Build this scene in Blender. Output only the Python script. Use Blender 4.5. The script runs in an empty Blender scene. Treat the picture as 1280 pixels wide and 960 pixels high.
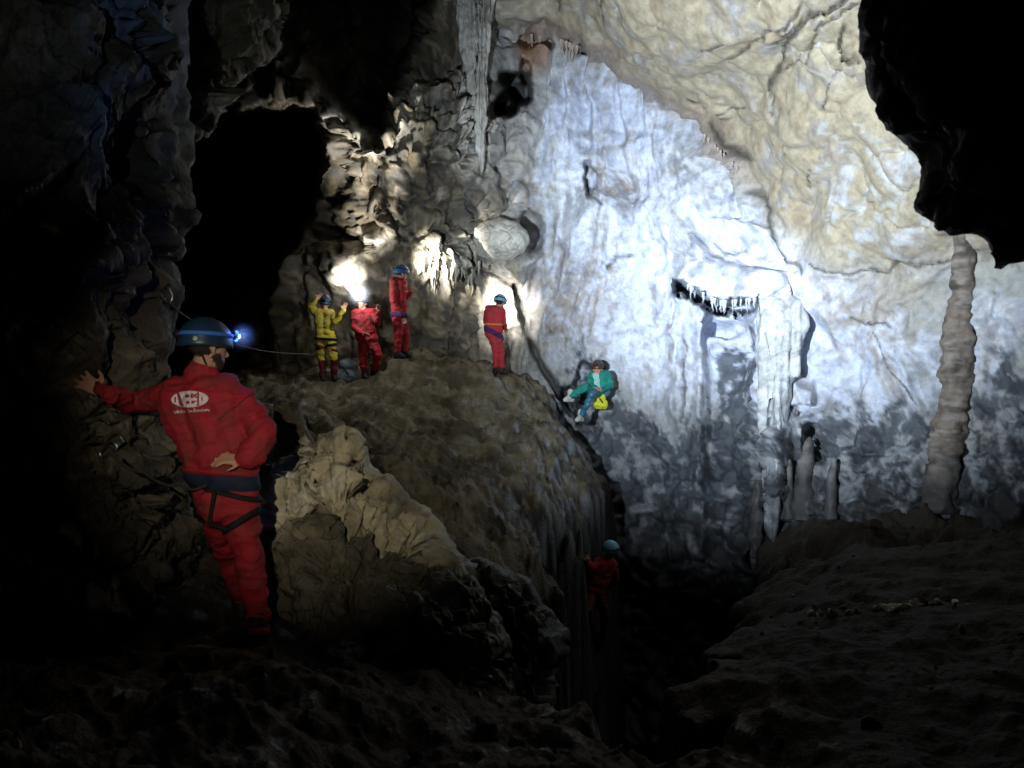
import bpy, bmesh, math, random
import numpy as np
from mathutils import Vector, Matrix
from mathutils.bvhtree import BVHTree

# ------------------------------------------------------------------ camera, world, light, exposure
F = 967.0                                   # focal length in photo pixels (1280 wide)
def P(px, py, Y):                           # photo pixel + distance ahead -> metres
    return np.array([(px - 640.0) / F * Y, Y, (480.0 - py) / F * Y])

sc = bpy.context.scene
col = sc.collection
cam_d = bpy.data.cameras.new('camera'); cam = bpy.data.objects.new('camera', cam_d); col.objects.link(cam)
cam.rotation_euler = (math.radians(90), 0, 0)
cam_d.sensor_width = 36.0; cam_d.lens = 36.0 * F / 1280.0
cam_d.dof.use_dof = True; cam_d.dof.focus_distance = 12.0; cam_d.dof.aperture_fstop = 3.6
cam_d.clip_start = 0.05; cam_d.clip_end = 200
sc.camera = cam

w = bpy.data.worlds.new('World'); sc.world = w; w.use_nodes = True
bg = w.node_tree.nodes['Background']
bg.inputs[0].default_value = (0.30, 0.42, 0.62, 1); bg.inputs[1].default_value = 0.0025   # a cave: next to no sky light

def spot(name, loc, target, power, size, color, blend=1.0, radius=0.01):
    d = bpy.data.lights.new(name, 'SPOT'); d.energy = power; d.spot_size = math.radians(size); d.spot_blend = blend
    d.color = color; d.shadow_soft_size = radius
    o = bpy.data.objects.new(name, d); col.objects.link(o); o.location = Vector(loc)
    o.rotation_euler = (Vector(target) - Vector(loc)).to_track_quat('-Z', 'Y').to_euler()
    return o
LAMP = np.array([-0.28, -0.9, 0.50])       # the photographer's own helmet lamp, a step behind the lens
spot('photographer_lamp', LAMP, P(408, 520, 6), 480, 29, (1.0, 0.93, 0.76), 1.0, 0.01)
spot('companion_lamp', (-0.95, -0.8, 0.35), P(215, 60, 5.6), 75, 25, (0.62, 0.80, 1.0), 1.0, 0.02)
# the strong beam on the wall comes from the leaning caver's helmet lamp (set in that lamp's builder)
BEAM_POS = P(287, 411, 4.36); BEAM_AIM = P(928, 240, 12.8); BEAM_W = 8700

sc.view_settings.view_transform = 'Standard'; sc.view_settings.look = 'None'
sc.view_settings.exposure = 0.0; sc.view_settings.gamma = 1.0
sc.cycles.use_denoising = True
sc.cycles.max_bounces = 5; sc.cycles.diffuse_bounces = 2; sc.cycles.glossy_bounces = 1
sc.cycles.sample_clamp_indirect = 3.0
sc.cycles.use_adaptive_sampling = True; sc.cycles.adaptive_threshold = 0.015

# ------------------------------------------------------------------ numpy noise
RNG = np.random.RandomState(7)
PERM = np.concatenate([RNG.permutation(256)] * 3).astype(np.int32)
GR = RNG.normal(size=(256, 3)).astype(np.float32); GR /= np.linalg.norm(GR, axis=1)[:, None]

def perlin(p):
    p = np.asarray(p, np.float32)
    i = np.floor(p).astype(np.int32); f = p - i; i &= 255
    u = f * f * f * (f * (f * 6 - 15) + 10)
    out = 0
    for dx in (0, 1):
        wx = u[:, 0] if dx else 1 - u[:, 0]
        a = PERM[i[:, 0] + dx]
        for dy in (0, 1):
            wy = u[:, 1] if dy else 1 - u[:, 1]
            b = PERM[a + i[:, 1] + dy]
            for dz in (0, 1):
                wz = u[:, 2] if dz else 1 - u[:, 2]
                g = GR[PERM[b + i[:, 2] + dz] & 255]
                out = out + wx * wy * wz * (g[:, 0] * (f[:, 0] - dx) + g[:, 1] * (f[:, 1] - dy) + g[:, 2] * (f[:, 2] - dz))
    return out * 1.5

def fbm(p, oct=4, gain=0.5, lac=2.03, off=0.0):
    p = np.asarray(p, np.float32) + off; s = 0; a = 1.0
    for _ in range(oct):
        s = s + a * perlin(p); p = p * lac + 17.3; a *= gain
    return s

def ridged(p, oct=4, gain=0.5, off=0.0):
    p = np.asarray(p, np.float32) + off; s = 0; a = 1.0; t = 0
    for _ in range(oct):
        s = s + a * (1 - np.abs(perlin(p)) * 2); t += a; p = p * 2.1 + 9.7; a *= gain
    return s / t

def worley(p, off=0):
    p = np.asarray(p, np.float32); i = np.floor(p).astype(np.int32); f = p - i
    f1 = np.full(len(p), 9.0, np.float32); f2 = f1.copy()
    for dx in (-1, 0, 1):
        for dy in (-1, 0, 1):
            for dz in (-1, 0, 1):
                h = PERM[PERM[PERM[(i[:, 0] + dx + off) & 255] + ((i[:, 1] + dy) & 255)] + ((i[:, 2] + dz) & 255)]
                q = GR[h & 255] * 0.45 + 0.5
                d = np.sqrt((dx + q[:, 0] - f[:, 0]) ** 2 + (dy + q[:, 1] - f[:, 1]) ** 2 + (dz + q[:, 2] - f[:, 2]) ** 2)
                f2 = np.minimum(np.maximum(d, f1), f2); f1 = np.minimum(d, f1)
    return f1, f2

def facet(p, off=0):                        # broken rock: every cell is a tilted plane
    p = np.asarray(p, np.float32); i = np.floor(p).astype(np.int32); f = p - i
    best = np.full(len(p), 9.0, np.float32); out = np.zeros(len(p), np.float32)
    for dx in (-1, 0, 1):
        for dy in (-1, 0, 1):
            for dz in (-1, 0, 1):
                h = PERM[PERM[PERM[(i[:, 0] + dx + off) & 255] + ((i[:, 1] + dy) & 255)] + ((i[:, 2] + dz) & 255)]
                q = GR[h & 255] * 0.45 + 0.5; e = np.stack([f[:, 0] - dx - q[:, 0], f[:, 1] - dy - q[:, 1], f[:, 2] - dz - q[:, 2]], 1)
                d = np.sqrt((e * e).sum(1)); k = d < best; best[k] = d[k]; out[k] = ((GR[(h[k] * 7 + 3) & 255] * e[k]).sum(1) + GR[(h[k] * 5 + 1) & 255][:, 0] * .35)
    return out

def sst(x, a=0.0, b=1.0):
    t = np.clip((x - a) / (b - a), 0, 1); return t * t * (3 - 2 * t)

def gauss(px, py, x, y, rx, ry): return np.exp(-((px - x) / rx) ** 2 - ((py - y) / ry) ** 2)

class RBF:                                  # thin-plate spline through scattered points
    def __init__(s, xy, v, lam=1e-3):
        s.xy = np.asarray(xy, float); v = np.asarray(v, float); n = len(v)
        s.sc = np.abs(s.xy).max(); s.xy = s.xy / s.sc
        d = np.linalg.norm(s.xy[:, None] - s.xy[None], axis=2)
        K = d * d * np.log(d + 1e-9) + lam * np.eye(n)
        A = np.zeros((n + 3, n + 3)); A[:n, :n] = K; A[:n, n] = 1; A[:n, n + 1:] = s.xy; A[n, :n] = 1; A[n + 1:, :n] = s.xy.T
        s.w = np.linalg.solve(A, np.concatenate([v, np.zeros(3)]))
    def __call__(s, x, y):
        q = np.stack([x, y], 1) / s.sc; out = s.w[-3] + q @ s.w[-2:]
        for k in range(len(s.xy)):
            d2 = (q[:, 0] - s.xy[k, 0]) ** 2 + (q[:, 1] - s.xy[k, 1]) ** 2
            out = out + s.w[k] * 0.5 * d2 * np.log(d2 + 1e-9)
        return out

def seg_dist(px, py, pts):
    best = np.full(px.shape, 1e9)
    for (x0, y0), (x1, y1) in zip(pts[:-1], pts[1:]):
        dx, dy = x1 - x0, y1 - y0; L = dx * dx + dy * dy
        t = np.clip(((px - x0) * dx + (py - y0) * dy) / L, 0, 1)
        best = np.minimum(best, np.hypot(px - x0 - t * dx, py - y0 - t * dy))
    return best

def poly_sd(x, y, poly):                    # signed distance, positive inside
    n = len(poly); d = np.full(x.shape, 1e9); ins = np.zeros(x.shape, bool)
    for i in range(n):
        x0, y0 = poly[i]; x1, y1 = poly[(i + 1) % n]
        dx, dy = x1 - x0, y1 - y0
        t = np.clip(((x - x0) * dx + (y - y0) * dy) / (dx * dx + dy * dy + 1e-12), 0, 1)
        d = np.minimum(d, np.hypot(x - x0 - t * dx, y - y0 - t * dy))
        c = ((y0 > y) != (y1 > y)); ins ^= c & (x < dx * (y - y0) / (dy if abs(dy) > 1e-12 else 1e-12) + x0)
    return np.where(ins, d, -d)

# ------------------------------------------------------------------ materials
def new_mat(name):
    m = bpy.data.materials.new(name); m.use_nodes = True
    return m, m.node_tree.nodes, m.node_tree.links, m.node_tree.nodes['Principled BSDF']

def rock_material(name, rough=(0.5, 0.9), bump=0.55, scale=1.0, spec=0.35):
    m, n, l, b = new_mat(name)
    tc = n.new('ShaderNodeTexCoord'); at = n.new('ShaderNodeAttribute'); at.attribute_name = 'rock_color'
    n1 = n.new('ShaderNodeTexNoise'); n1.inputs['Scale'].default_value = 7 * scale; n1.inputs['Detail'].default_value = 3; n1.inputs['Roughness'].default_value = 0.65
    l.new(tc.outputs['Object'], n1.inputs['Vector'])
    r1 = n.new('ShaderNodeMapRange'); r1.inputs[1].default_value = 0.25; r1.inputs[2].default_value = 0.75; r1.inputs[3].default_value = 0.62; r1.inputs[4].default_value = 1.32
    l.new(n1.outputs[0], r1.inputs[0])
    mx = n.new('ShaderNodeMix'); mx.data_type = 'RGBA'; mx.blend_type = 'MULTIPLY'; mx.inputs[0].default_value = 1.0
    l.new(at.outputs['Color'], mx.inputs[6]); l.new(r1.outputs[0], mx.inputs[7]); l.new(mx.outputs[2], b.inputs['Base Color'])
    r2 = n.new('ShaderNodeMapRange'); r2.inputs[1].default_value = 0.35; r2.inputs[2].default_value = 0.65; r2.inputs[3].default_value = rough[0]; r2.inputs[4].default_value = rough[1]
    l.new(n1.outputs[0], r2.inputs[0]); l.new(r2.outputs[0], b.inputs['Roughness'])
    b.inputs['Specular IOR Level'].default_value = spec
    n3 = n.new('ShaderNodeTexNoise'); n3.inputs['Scale'].default_value = 16 * scale; n3.inputs['Detail'].default_value = 4; n3.inputs['Roughness'].default_value = 0.62
    l.new(tc.outputs['Object'], n3.inputs['Vector'])
    bp = n.new('ShaderNodeBump'); bp.inputs['Strength'].default_value = bump; bp.inputs['Distance'].default_value = 0.06 / scale
    l.new(n3.outputs[0], bp.inputs['Height']); l.new(bp.outputs[0], b.inputs['Normal'])
    return m
M_WALL = rock_material('wet_limestone', bump=0.24, spec=0.45)
M_NEAR = rock_material('near_limestone', scale=2.0, bump=0.6)
M_MUD = rock_material('muddy_rock', rough=(0.7, 1.0), bump=0.8, scale=1.7, spec=0.1)

def cloth_material(name, c, dirt=(0.05, 0.04, 0.03), amount=0.5, scale=9.0, rough=0.75, weave=True):
    m, n, l, b = new_mat(name)
    tc = n.new('ShaderNodeTexCoord')
    n1 = n.new('ShaderNodeTexNoise'); n1.inputs['Scale'].default_value = scale; n1.inputs['Detail'].default_value = 7; n1.inputs['Roughness'].default_value = 0.6
    l.new(tc.outputs['Object'], n1.inputs['Vector'])
    r = n.new('ShaderNodeMapRange'); r.inputs[1].default_value = 0.42; r.inputs[2].default_value = 0.72; r.inputs[3].default_value = 0; r.inputs[4].default_value = amount
    l.new(n1.outputs[0], r.inputs[0])
    mx = n.new('ShaderNodeMix'); mx.data_type = 'RGBA'; mx.inputs[6].default_value = (*c, 1); mx.inputs[7].default_value = (*dirt, 1)
    l.new(r.outputs[0], mx.inputs[0]); l.new(mx.outputs[2], b.inputs['Base Color'])
    b.inputs['Roughness'].default_value = rough; b.inputs['Specular IOR Level'].default_value = 0.25
    if weave:
        n2 = n.new('ShaderNodeTexNoise'); n2.inputs['Scale'].default_value = 38; n2.inputs['Detail'].default_value = 6
        l.new(tc.outputs['Object'], n2.inputs['Vector'])
        bp = n.new('ShaderNodeBump'); bp.inputs['Strength'].default_value = 0.4; bp.inputs['Distance'].default_value = 0.004
        l.new(n2.outputs[0], bp.inputs['Height']); l.new(bp.outputs[0], b.inputs['Normal'])
    return m
def emit_material(name, c, s):
    m, n, l, b = new_mat(name)
    b.inputs['Base Color'].default_value = (*c, 1); b.inputs['Emission Color'].default_value = (*c, 1); b.inputs['Emission Strength'].default_value = s
    return m
def plain_material(name, c, rough=0.5, metal=0.0, amount=0.35):
    m = cloth_material(name, c, tuple(x * 0.4 for x in c), amount, 20.0, rough, False)
    m.node_tree.nodes['Principled BSDF'].inputs['Metallic'].default_value = metal
    m.node_tree.nodes['Principled BSDF'].inputs['Specular IOR Level'].default_value = 0.5
    return m
M = dict(
    red=cloth_material('red_coverall', (0.34, 0.013, 0.024), (0.10, 0.034, 0.026), 0.85, 5.5),
    red_far=cloth_material('red_coverall_bright', (0.46, 0.025, 0.038), (0.16, 0.055, 0.042), 0.85, 4),
    dark_red=cloth_material('muddy_dark_red_cloth', (0.12, 0.015, 0.014), (0.03, 0.02, 0.015), 0.6, 6),
    yellow=cloth_material('yellow_oversuit', (0.50, 0.40, 0.03), (0.20, 0.15, 0.06), 0.85, 5),
    green=cloth_material('teal_green_jacket', (0.014, 0.22, 0.17), (0.02, 0.10, 0.08), 0.7, 5),
    pale_teal=cloth_material('pale_teal_shirt', (0.30, 0.55, 0.50), (0.12, 0.30, 0.28), 0.7, 6),
    blue=cloth_material('wet_blue_trousers', (0.02, 0.09, 0.16), (0.10, 0.26, 0.34), 0.7, 5, 0.35),
    navy=cloth_material('navy_belt_pad', (0.012, 0.018, 0.045), (0.01, 0.01, 0.012), 0.5),
    violet=cloth_material('violet_harness_pad', (0.06, 0.025, 0.11), (0.05, 0.02, 0.04), 0.8, 14),
    black=cloth_material('black_webbing', (0.008, 0.008, 0.009), (0.02, 0.017, 0.013), 0.5),
    orange=cloth_material('orange_webbing', (0.65, 0.22, 0.06), (0.3, 0.1, 0.04), 0.5),
    skin=cloth_material('skin', (0.46, 0.25, 0.17), (0.30, 0.14, 0.09), 0.5, 14, 0.55, False),
    skin_warm=cloth_material('warm_skin', (0.62, 0.22, 0.11), (0.35, 0.13, 0.08), 0.5, 14, 0.55, False),
    hair=cloth_material('dark_hair', (0.020, 0.015, 0.012), (0.05, 0.04, 0.035), 0.5, 40),
    boot=cloth_material('muddy_dark_boot', (0.012, 0.012, 0.014), (0.07, 0.055, 0.035), 0.6, 12, 0.6),
    white_shoe=cloth_material('muddy_white_boot', (0.55, 0.55, 0.50), (0.2, 0.18, 0.13), 0.6, 12, 0.6),
    helm_navy=plain_material('dark_blue_helmet_shell', (0.015, 0.035, 0.075), 0.38),
    helm_blue=plain_material('blue_helmet_shell', (0.03, 0.12, 0.30), 0.35),
    helm_pale=plain_material('pale_blue_helmet_shell', (0.16, 0.36, 0.46), 0.4),
    helm_white=plain_material('white_helmet_shell', (0.55, 0.60, 0.68), 0.4),
    helm_dark=plain_material('dark_helmet_shell', (0.05, 0.03, 0.02), 0.5),
    strap_blue=plain_material('blue_elastic_strap', (0.03, 0.16, 0.60), 0.7),
    strap_tag=plain_material('pale_green_strap_tag', (0.45, 0.58, 0.30), 0.6),
    plastic=plain_material('dark_lamp_plastic', (0.02, 0.02, 0.025), 0.4),
    metal=plain_material('worn_aluminium', (0.72, 0.74, 0.78), 0.28, 1.0, 0.2),
    rope=cloth_material('dirty_pale_rope', (0.10, 0.09, 0.08), (0.05, 0.045, 0.04), 0.6, 30),
    rope_dark=cloth_material('dark_rope', (0.03, 0.028, 0.026), (0.06, 0.05, 0.04), 0.6, 30),
    print_white=cloth_material('white_screen_print', (0.72, 0.62, 0.66), (0.45, 0.25, 0.28), 0.5, 60, 0.7, False),
    bag=cloth_material('grey_blue_kit_bag', (0.14, 0.17, 0.20), (0.06, 0.06, 0.05), 0.6, 8),
    bag_yellow=cloth_material('yellow_kit_bag', (0.60, 0.62, 0.04), (0.3, 0.28, 0.05), 0.4, 8),
    lens_white=emit_material('lit_white_lens', (0.92, 0.96, 1.0), 60),
    lens_blue=emit_material('lit_blue_lens', (0.05, 0.17, 1.0), 4.5),
    lens_core=emit_material('lit_bluewhite_lens_core', (0.75, 0.85, 1.0), 30),
)

# ------------------------------------------------------------------ mesh helpers
def link(name, me, mat=None, parent=None, label=None, cat=None, group=None, kind=None):
    o = bpy.data.objects.new(name, me); col.objects.link(o)
    if mat is not None and me is not None: me.materials.append(mat)
    if parent is not None: o.parent = parent
    if label: o['label'] = label
    if cat: o['category'] = cat
    if group: o['group'] = group
    if kind: o['kind'] = kind
    return o

def mesh_np(name, v, faces, smooth=True):
    me = bpy.data.meshes.new(name); v = np.asarray(v, np.float32); faces = np.asarray(faces, np.int32); k = faces.shape[1]
    me.vertices.add(len(v)); me.vertices.foreach_set('co', v.ravel())
    me.loops.add(faces.size); me.loops.foreach_set('vertex_index', faces.ravel())
    me.polygons.add(len(faces)); me.polygons.foreach_set('loop_start', np.arange(0, faces.size, k, dtype=np.int32))
    me.polygons.foreach_set('use_smooth', np.full(len(faces), smooth))
    me.update(calc_edges=True); me.validate()
    return me

def set_color(me, c):
    a = me.attributes.new('rock_color', 'FLOAT_COLOR', 'POINT')
    a.data.foreach_set('color', np.concatenate([c, np.ones((len(c), 1))], 1).astype(np.float32).ravel())

def grid_faces(nr, nc, wrap=False):
    i = np.arange(nr - 1)[:, None] * nc; j = np.arange(nc if wrap else nc - 1)[None]
    j2 = (j + 1) % nc
    return np.stack([i + j, i + j2, i + nc + j2, i + nc + j], -1).reshape(-1, 4)

def grid_normals(v, nr, nc):
    g = v.reshape(nr, nc, 3); n = np.cross(np.gradient(g, axis=1), np.gradient(g, axis=0)).reshape(-1, 3)
    return n / (np.linalg.norm(n, axis=1)[:, None] + 1e-9)

def box_blur(a, nr, nc, r):                 # a: (nr*nc, k)
    g = a.reshape(nr, nc, -1)
    for ax in (0, 1):
        for _ in range(2):
            pad = [(0, 0)] * 3; pad[ax] = (r + 1, r)
            cs = np.cumsum(np.pad(g, pad, mode='edge'), axis=ax); m = g.shape[ax]
            g = (np.take(cs, np.arange(2 * r + 1, 2 * r + 1 + m), ax) - np.take(cs, np.arange(0, m), ax)) / (2 * r + 1)
    return g.reshape(a.shape)

def lerp3(c, col2, t): return c * (1 - t[:, None]) + np.asarray(col2)[None] * t[:, None]

CEIL = (0.36, 0.305, 0.215); CALC = (0.55, 0.595, 0.73); BROWN = (0.26, 0.20, 0.12); MUD = (0.045, 0.040, 0.034); GREY = (0.30, 0.30, 0.29)

# ------------------------------------------------------------------ the great wall and ceiling of the chamber
WALL_PTS = [(300,100,13.5),(345,105,13.5),(400,140,13.8),(460,190,14.4),(520,130,15),(560,80,15.8),(600,120,16),(640,60,16.3),(380,250,15.5),
    (340,420,15.6),(250,480,16),(430,330,15.4),(470,300,15.3),(520,400,15.5),(550,320,15.3),(560,430,16),(600,380,16.4),(650,380,16.7),(690,430,16.8),
    (640,300,16.2),(700,200,16),(700,500,16.6),(740,480,16.1),(760,550,15.6),(760,400,16),(800,300,15.3),(850,200,15.2),(850,380,14.9),(920,340,14.2),
    (900,450,14.6),(900,600,14.2),(800,650,14.8),(980,400,13.4),(1000,520,12.9),(960,620,12.8),(1100,380,12),(1100,550,11.7),(1200,450,11.2),(1280,400,10.4),
    (1280,600,10.6),(1400,450,9.6),(800,100,15.6),(960,250,13.9),(1000,330,12.8),(1280,320,10.1),(700,100,16.2),(750,-50,15.5),(600,-100,15),(400,-100,16),
    (250,-100,16),(700,800,14.5),(850,800,14.3),(1000,750,12.8),(1200,750,11),(500,600,16.4),(300,650,16)]
CEIL_PTS = [(580,20,15.4),(600,-50,13.5),(700,30,15.0),(700,-60,12.5),(800,100,14.5),(800,0,11.5),(900,170,13.9),(900,50,11.3),(960,270,13.4),(1000,150,11.2),
    (1000,0,9.3),(1100,250,11),(1100,100,9.8),(1280,0,8),(1280,150,8.8),(1280,300,9.9),(1000,330,12.6),(1100,330,11.6),(1200,310,10.6),(800,-150,9),(1100,-150,7.6),
    (1400,-150,6.8),(1400,200,8.3)]
wall_rbf = RBF([(a, b) for a, b, c in WALL_PTS], [c for a, b, c in WALL_PTS], 2e-4)
ceil_rbf = RBF([(a, b) for a, b, c in CEIL_PTS], [c for a, b, c in CEIL_PTS], 2e-4)
CL = np.array([(560,25),(600,38),(650,38),(700,48),(745,68),(790,105),(830,132),(870,160),(910,192),(940,232),(958,285),(985,312),(1015,342),(1060,338),(1110,345),(1150,352),(1190,318),(1230,322),(1450,300)], float)
CRACKS = [([(1005,8),(978,40),(952,52),(930,68),(905,78)],2.2,.16),([(1062,-5),(1030,18),(1002,30),(985,52),(962,78),(955,100),(948,128)],3.2,.25),([(1075,5),(1040,22),(1015,45)],2.0,.15),
    ([(1000,28),(960,68),(950,74)],1.8,.12),([(1018,48),(1008,62),(1000,90)],1.6,.1),([(750,0),(748,18),(752,30)],2.2,.14),([(700,0),(692,22),(688,32)],1.8,.1),
    ([(1055,30),(1048,60),(1050,85),(1068,88)],3.0,.16),([(960,105),(975,98),(990,88),(1000,92)],1.4,.08),([(880,62),(905,55)],1.6,.1),([(880,160),(905,185),(925,205)],3,.2),
    ([(890,147),(920,143)],1.2,.06),([(855,130),(880,150),(900,158)],1.3,.06),([(1035,100),(1025,122),(1022,142)],1.4,.07),([(955,130),(957,150)],1.2,.06),
    ([(940,240),(955,262),(965,300),(972,318)],2,.12),([(972,318),(985,325),(998,345)],2,.12),([(1005,332),(1030,340),(1060,345),(1080,342),(1110,340),(1125,322),(1150,330),(1170,325),(1190,322)],1.7,.12),
    ([(1070,395),(1085,405),(1110,402),(1120,410)],1.8,.12),([(1095,415),(1108,440),(1112,465)],1.4,.08),([(1112,465),(1130,485),(1138,495)],1.4,.08),([(1012,215),(1005,235)],1.3,.07),
    ([(640,352),(648,380),(650,400),(662,430),(690,478),(700,500)],4.5,.5),([(600,340),(625,348),(642,356)],3.2,.35),([(408,255),(418,300),(428,318)],3.2,.3),([(470,215),(482,250),(498,295)],5,.5),
    ([(420,180),(400,245),(440,250)],2.5,.2),([(545,150),(540,200),(545,240)],3,.25),([(735,210),(731,225),(737,243)],3.5,.3),([(745,250),(760,262)],2,.15),
    ([(760,335),(775,322),(795,318)],1.6,.09),([(855,425),(852,470),(850,530)],1.5,.08)]

px1, px0, pstep = 1450, 150, 2.3
xs = np.arange(px0, px1, pstep); ys = np.arange(-220, 930, pstep); nc, nr = len(xs), len(ys)
PX, PY = [a.ravel() for a in np.meshgrid(xs, ys)]
pn = np.stack([PX / 60, PY / 60, np.zeros_like(PX)], 1)
wob = fbm(pn * 2.2, 4) * 7; wob2 = fbm(pn * 2.2, 4, off=31.7) * 7        # ragged outlines for everything cut into the wall
jx, jy = PX + wob, PY + wob2
fine1 = fbm(pn * 7, 4, off=5.0)
yc = np.interp(PX + wob * 0.7, CL[:, 0], CL[:, 1])
bw = np.interp(PX, [900, 1000, 1450], [7, 45, 60])
ceil_m = sst((yc - jy) / bw, -1, 1) * sst(PX + .25 * (PY - 20), 600, 616)
Dw = wall_rbf(PX, PY); Dc = ceil_rbf(PX, PY)
# void passages on the left
v1 = sst(poly_sd(jx, jy, [(150,150),(232,128),(300,138),(395,140),(402,200),(388,262),(352,322),(338,400),(340,520),(150,560)]), -8, 12)
v2 = sst(poly_sd(jx, jy, [(340,-260),(560,-260),(530,-20),(512,40),(494,100),(476,150),(466,160),(448,158),(424,130),(398,104),(380,70),(352,62)]), -8, 14)
Dw = Dw + 9 * v1 + 2.6 * v2
# rock lumps of the broken wall behind the cavers
lump_zone = sst(PX, 320, 345) * sst(-PX, -690, -640) * sst(-PY, -380, -330) * sst(PY, 50, 80) * (1 - v1) * (1 - v2)
rr = np.random.RandomState(11); lump = np.zeros_like(PX)
blobs = [(410,140,24,13,1.1),(432,160,26,13,1.1),(460,184,24,14,1.1),(600,215,30,30,.4),(565,180,26,32,.6),(520,178,22,34,.6),(575,140,26,36,.5),(500,215,30,26,.5),(590,190,16,18,.6),(545,275,40,20,.45),(440,262,34,30,.4),(468,300,24,16,.6),(430,150,30,20,.5),(462,185,18,14,.5),(516,132,16,18,.6),(555,100,30,26,.5),(340,105,30,28,.5),(372,118,24,22,.5),(395,215,24,40,.3),(432,345,22,26,.5),(585,330,28,20,.3)]
for _ in range(110):
    a = rr.uniform(330, 690); b = rr.uniform(60, 345); s = rr.uniform(9, 30)
    blobs.append((a, b, s * rr.uniform(.7, 1.5), s * rr.uniform(.7, 1.4), s / 30 * rr.uniform(.4, .8)))
for a, b, rx, ry, h in blobs:
    q = 1 - ((jx - a) / rx) ** 2 - ((jy - b) / ry) ** 2
    lump = np.maximum(lump, h * np.clip(q, 0, 1) ** .75)
Dw = Dw - lump * np.maximum(lump_zone, gauss(PX, PY, 628, 298, 50, 40) > .3)
# dark recess behind the rounded boss, and holes
for a, b, rx, ry, h in [(664,292,13,26,1.0),(648,108,20,22,3.6),(634,128,17,20,3.0),(620,138,12,12,1.6),(655,88,9,14,1.6),(668,58,20,9,.7),(728,64,9,9,.6),(738,226,10,24,.7),(760,228,24,18,.14),(718,498,15,22,1.1),(736,470,18,16,.9),(735,520,16,18,.9),
                        (560,296,12,10,.4),(588,186,9,14,.3),(475,205,10,14,.3),(905,398,26,12,.5),(1015,548,12,22,.8),(944,690,10,22,.9),(1003,513,14,8,.4)]:
    Dw = Dw + h * sst(1.15 - np.hypot((jx - a) / rx, (jy - b) / ry), 0, .45)
# flowstone bulge with a fringed lip, and the draperies below it
lip = np.interp(PX + wob * .5, [770,810,835,852,880,900,945,965,1000], [395,385,352,357,372,383,378,372,430])
in_lip = sst(PX, 836, 850) * sst(-PX, -1000, -950)
Dw = Dw - .85 * in_lip * sst(lip - PY, -3, 3) * sst(PY, 262, 340)
Dw = Dw + 2.6 * in_lip * np.exp(-((PY - lip - 4 - fine1 * 6) / 8) ** 4) * sst(-PX, -952, -940)
Dw = Dw + .34 * sst(poly_sd(PX + wob * .4, PY, [(886,376),(942,378),(948,440),(946,520),(952,600),(945,700),(890,700),(880,600),(878,480)]), -9, 11)
for x0, x1, w_, d_, ya, yb in [(878,872,9,.16,372,640),(956,962,17,.6,375,640),(985,975,12,.35,380,600),(835,838,7,.12,360,520),(800,800,9,.1,380,560)]:
    cx = x0 + (x1 - x0) * (PY - ya) / (yb - ya)
    Dw = Dw - d_ * np.exp(-((PX + wob * .4 - cx) / w_) ** 2) * sst(PY, ya - 8, ya + 18) * sst(-PY, -yb - 20, -yb + 40)
for xa, xb, yy, d_ in [(962,997,468,.3),(990,1016,516,.3)]:
    ly = yy + fine1 * 6
    Dw = Dw - d_ * sst(PX, xa - 4, xa + 4) * sst(-PX, -xb - 4, -xb + 4) * sst(ly - PY, -2, 2) * sst(PY, yy - 60, yy - 10)
# big fluted curtain at the left edge of the lit ceiling, and organ-pipe drips above the cavers
cur = sst(PX, 568, 578) * sst(-PX, -640, -600) * sst(-PY, -215, -170) * sst(PY, -80, -20)
Dw = Dw - cur * (.75 + .10 * np.sin(PX * 1.15 + wob * .4 + PY * .01) + .05 * np.sin(PX * 2.1))
org = gauss(PX, PY, 568, 335, 42, 30)
Dw = Dw - org * (.22 * np.sin(PX * .62 + wob * .55) + .12 * np.sin(PX * 1.25 + wob * .5))
rib = gauss(PX, PY, 575, 395, 60, 50) * (1 - sst(PX, 640, 655))
Dw = Dw - rib * .3 * ridged(np.stack([(PX + (PY - 330) * -.25) / 26, PY / 120, 0 * PX], 1), 3)
D = Dw * (1 - ceil_m) + Dc * ceil_m
crk = np.zeros_like(PX); crk_soft = np.zeros_like(PX)
for pts, wd, dp in CRACKS:
    dd = seg_dist(PX + wob * .45 + fine1 * 2, PY + wob2 * .45 + fine1 * 2, pts)
    g = np.exp(-(dd / wd) ** 2); D = D + dp * .7 * g; crk = np.maximum(crk, g)
v = np.stack([(PX - 640) / F * D, D, (480 - PY) / F * D], 1)
n = grid_normals(box_blur(v, nr, nc, 10), nr, nc); n *= np.sign(-(n * v).sum(1))[:, None]
n = box_blur(n, nr, nc, 6); n /= np.linalg.norm(n, axis=1)[:, None]
p = v.astype(np.float32)
warp = np.stack([fbm(p * .8, 3), fbm(p * .8, 3, off=40), fbm(p * .8, 3, off=80)], 1)
f1, f2 = worley((p * np.array([1.5, 1.1, 1.6]) + warp * .9)); g1, g2 = worley(p * np.array([3.4, 2.6, 4.0]) + warp * .9, 77)
keep = sst(fbm(p * 1.3, 2, off=9), -.15, .35)
scal = -.15 * (f1 ** 2) * 1.2 - .010 * g1 ** 2 * 2 - .05 * keep * np.exp(-((f2 - f1) / .05) ** 2) - .012 * np.exp(-((g2 - g1) / .06) ** 2) * keep
flute = fbm(p * np.array([2.6, 2.6, .38]) + warp * .7, 5, .5, off=3) * sst(fbm(p * .9, 2, off=44), -.35, .3)
rough_n = ridged(p * 2.2 + warp, 5, .55, off=12)
low = sst(PY + wob * 6 + np.clip(PX - 960, 0, 300) * .12, 470, 610)
leftz = sst(-PX, -700, -600)
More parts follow.
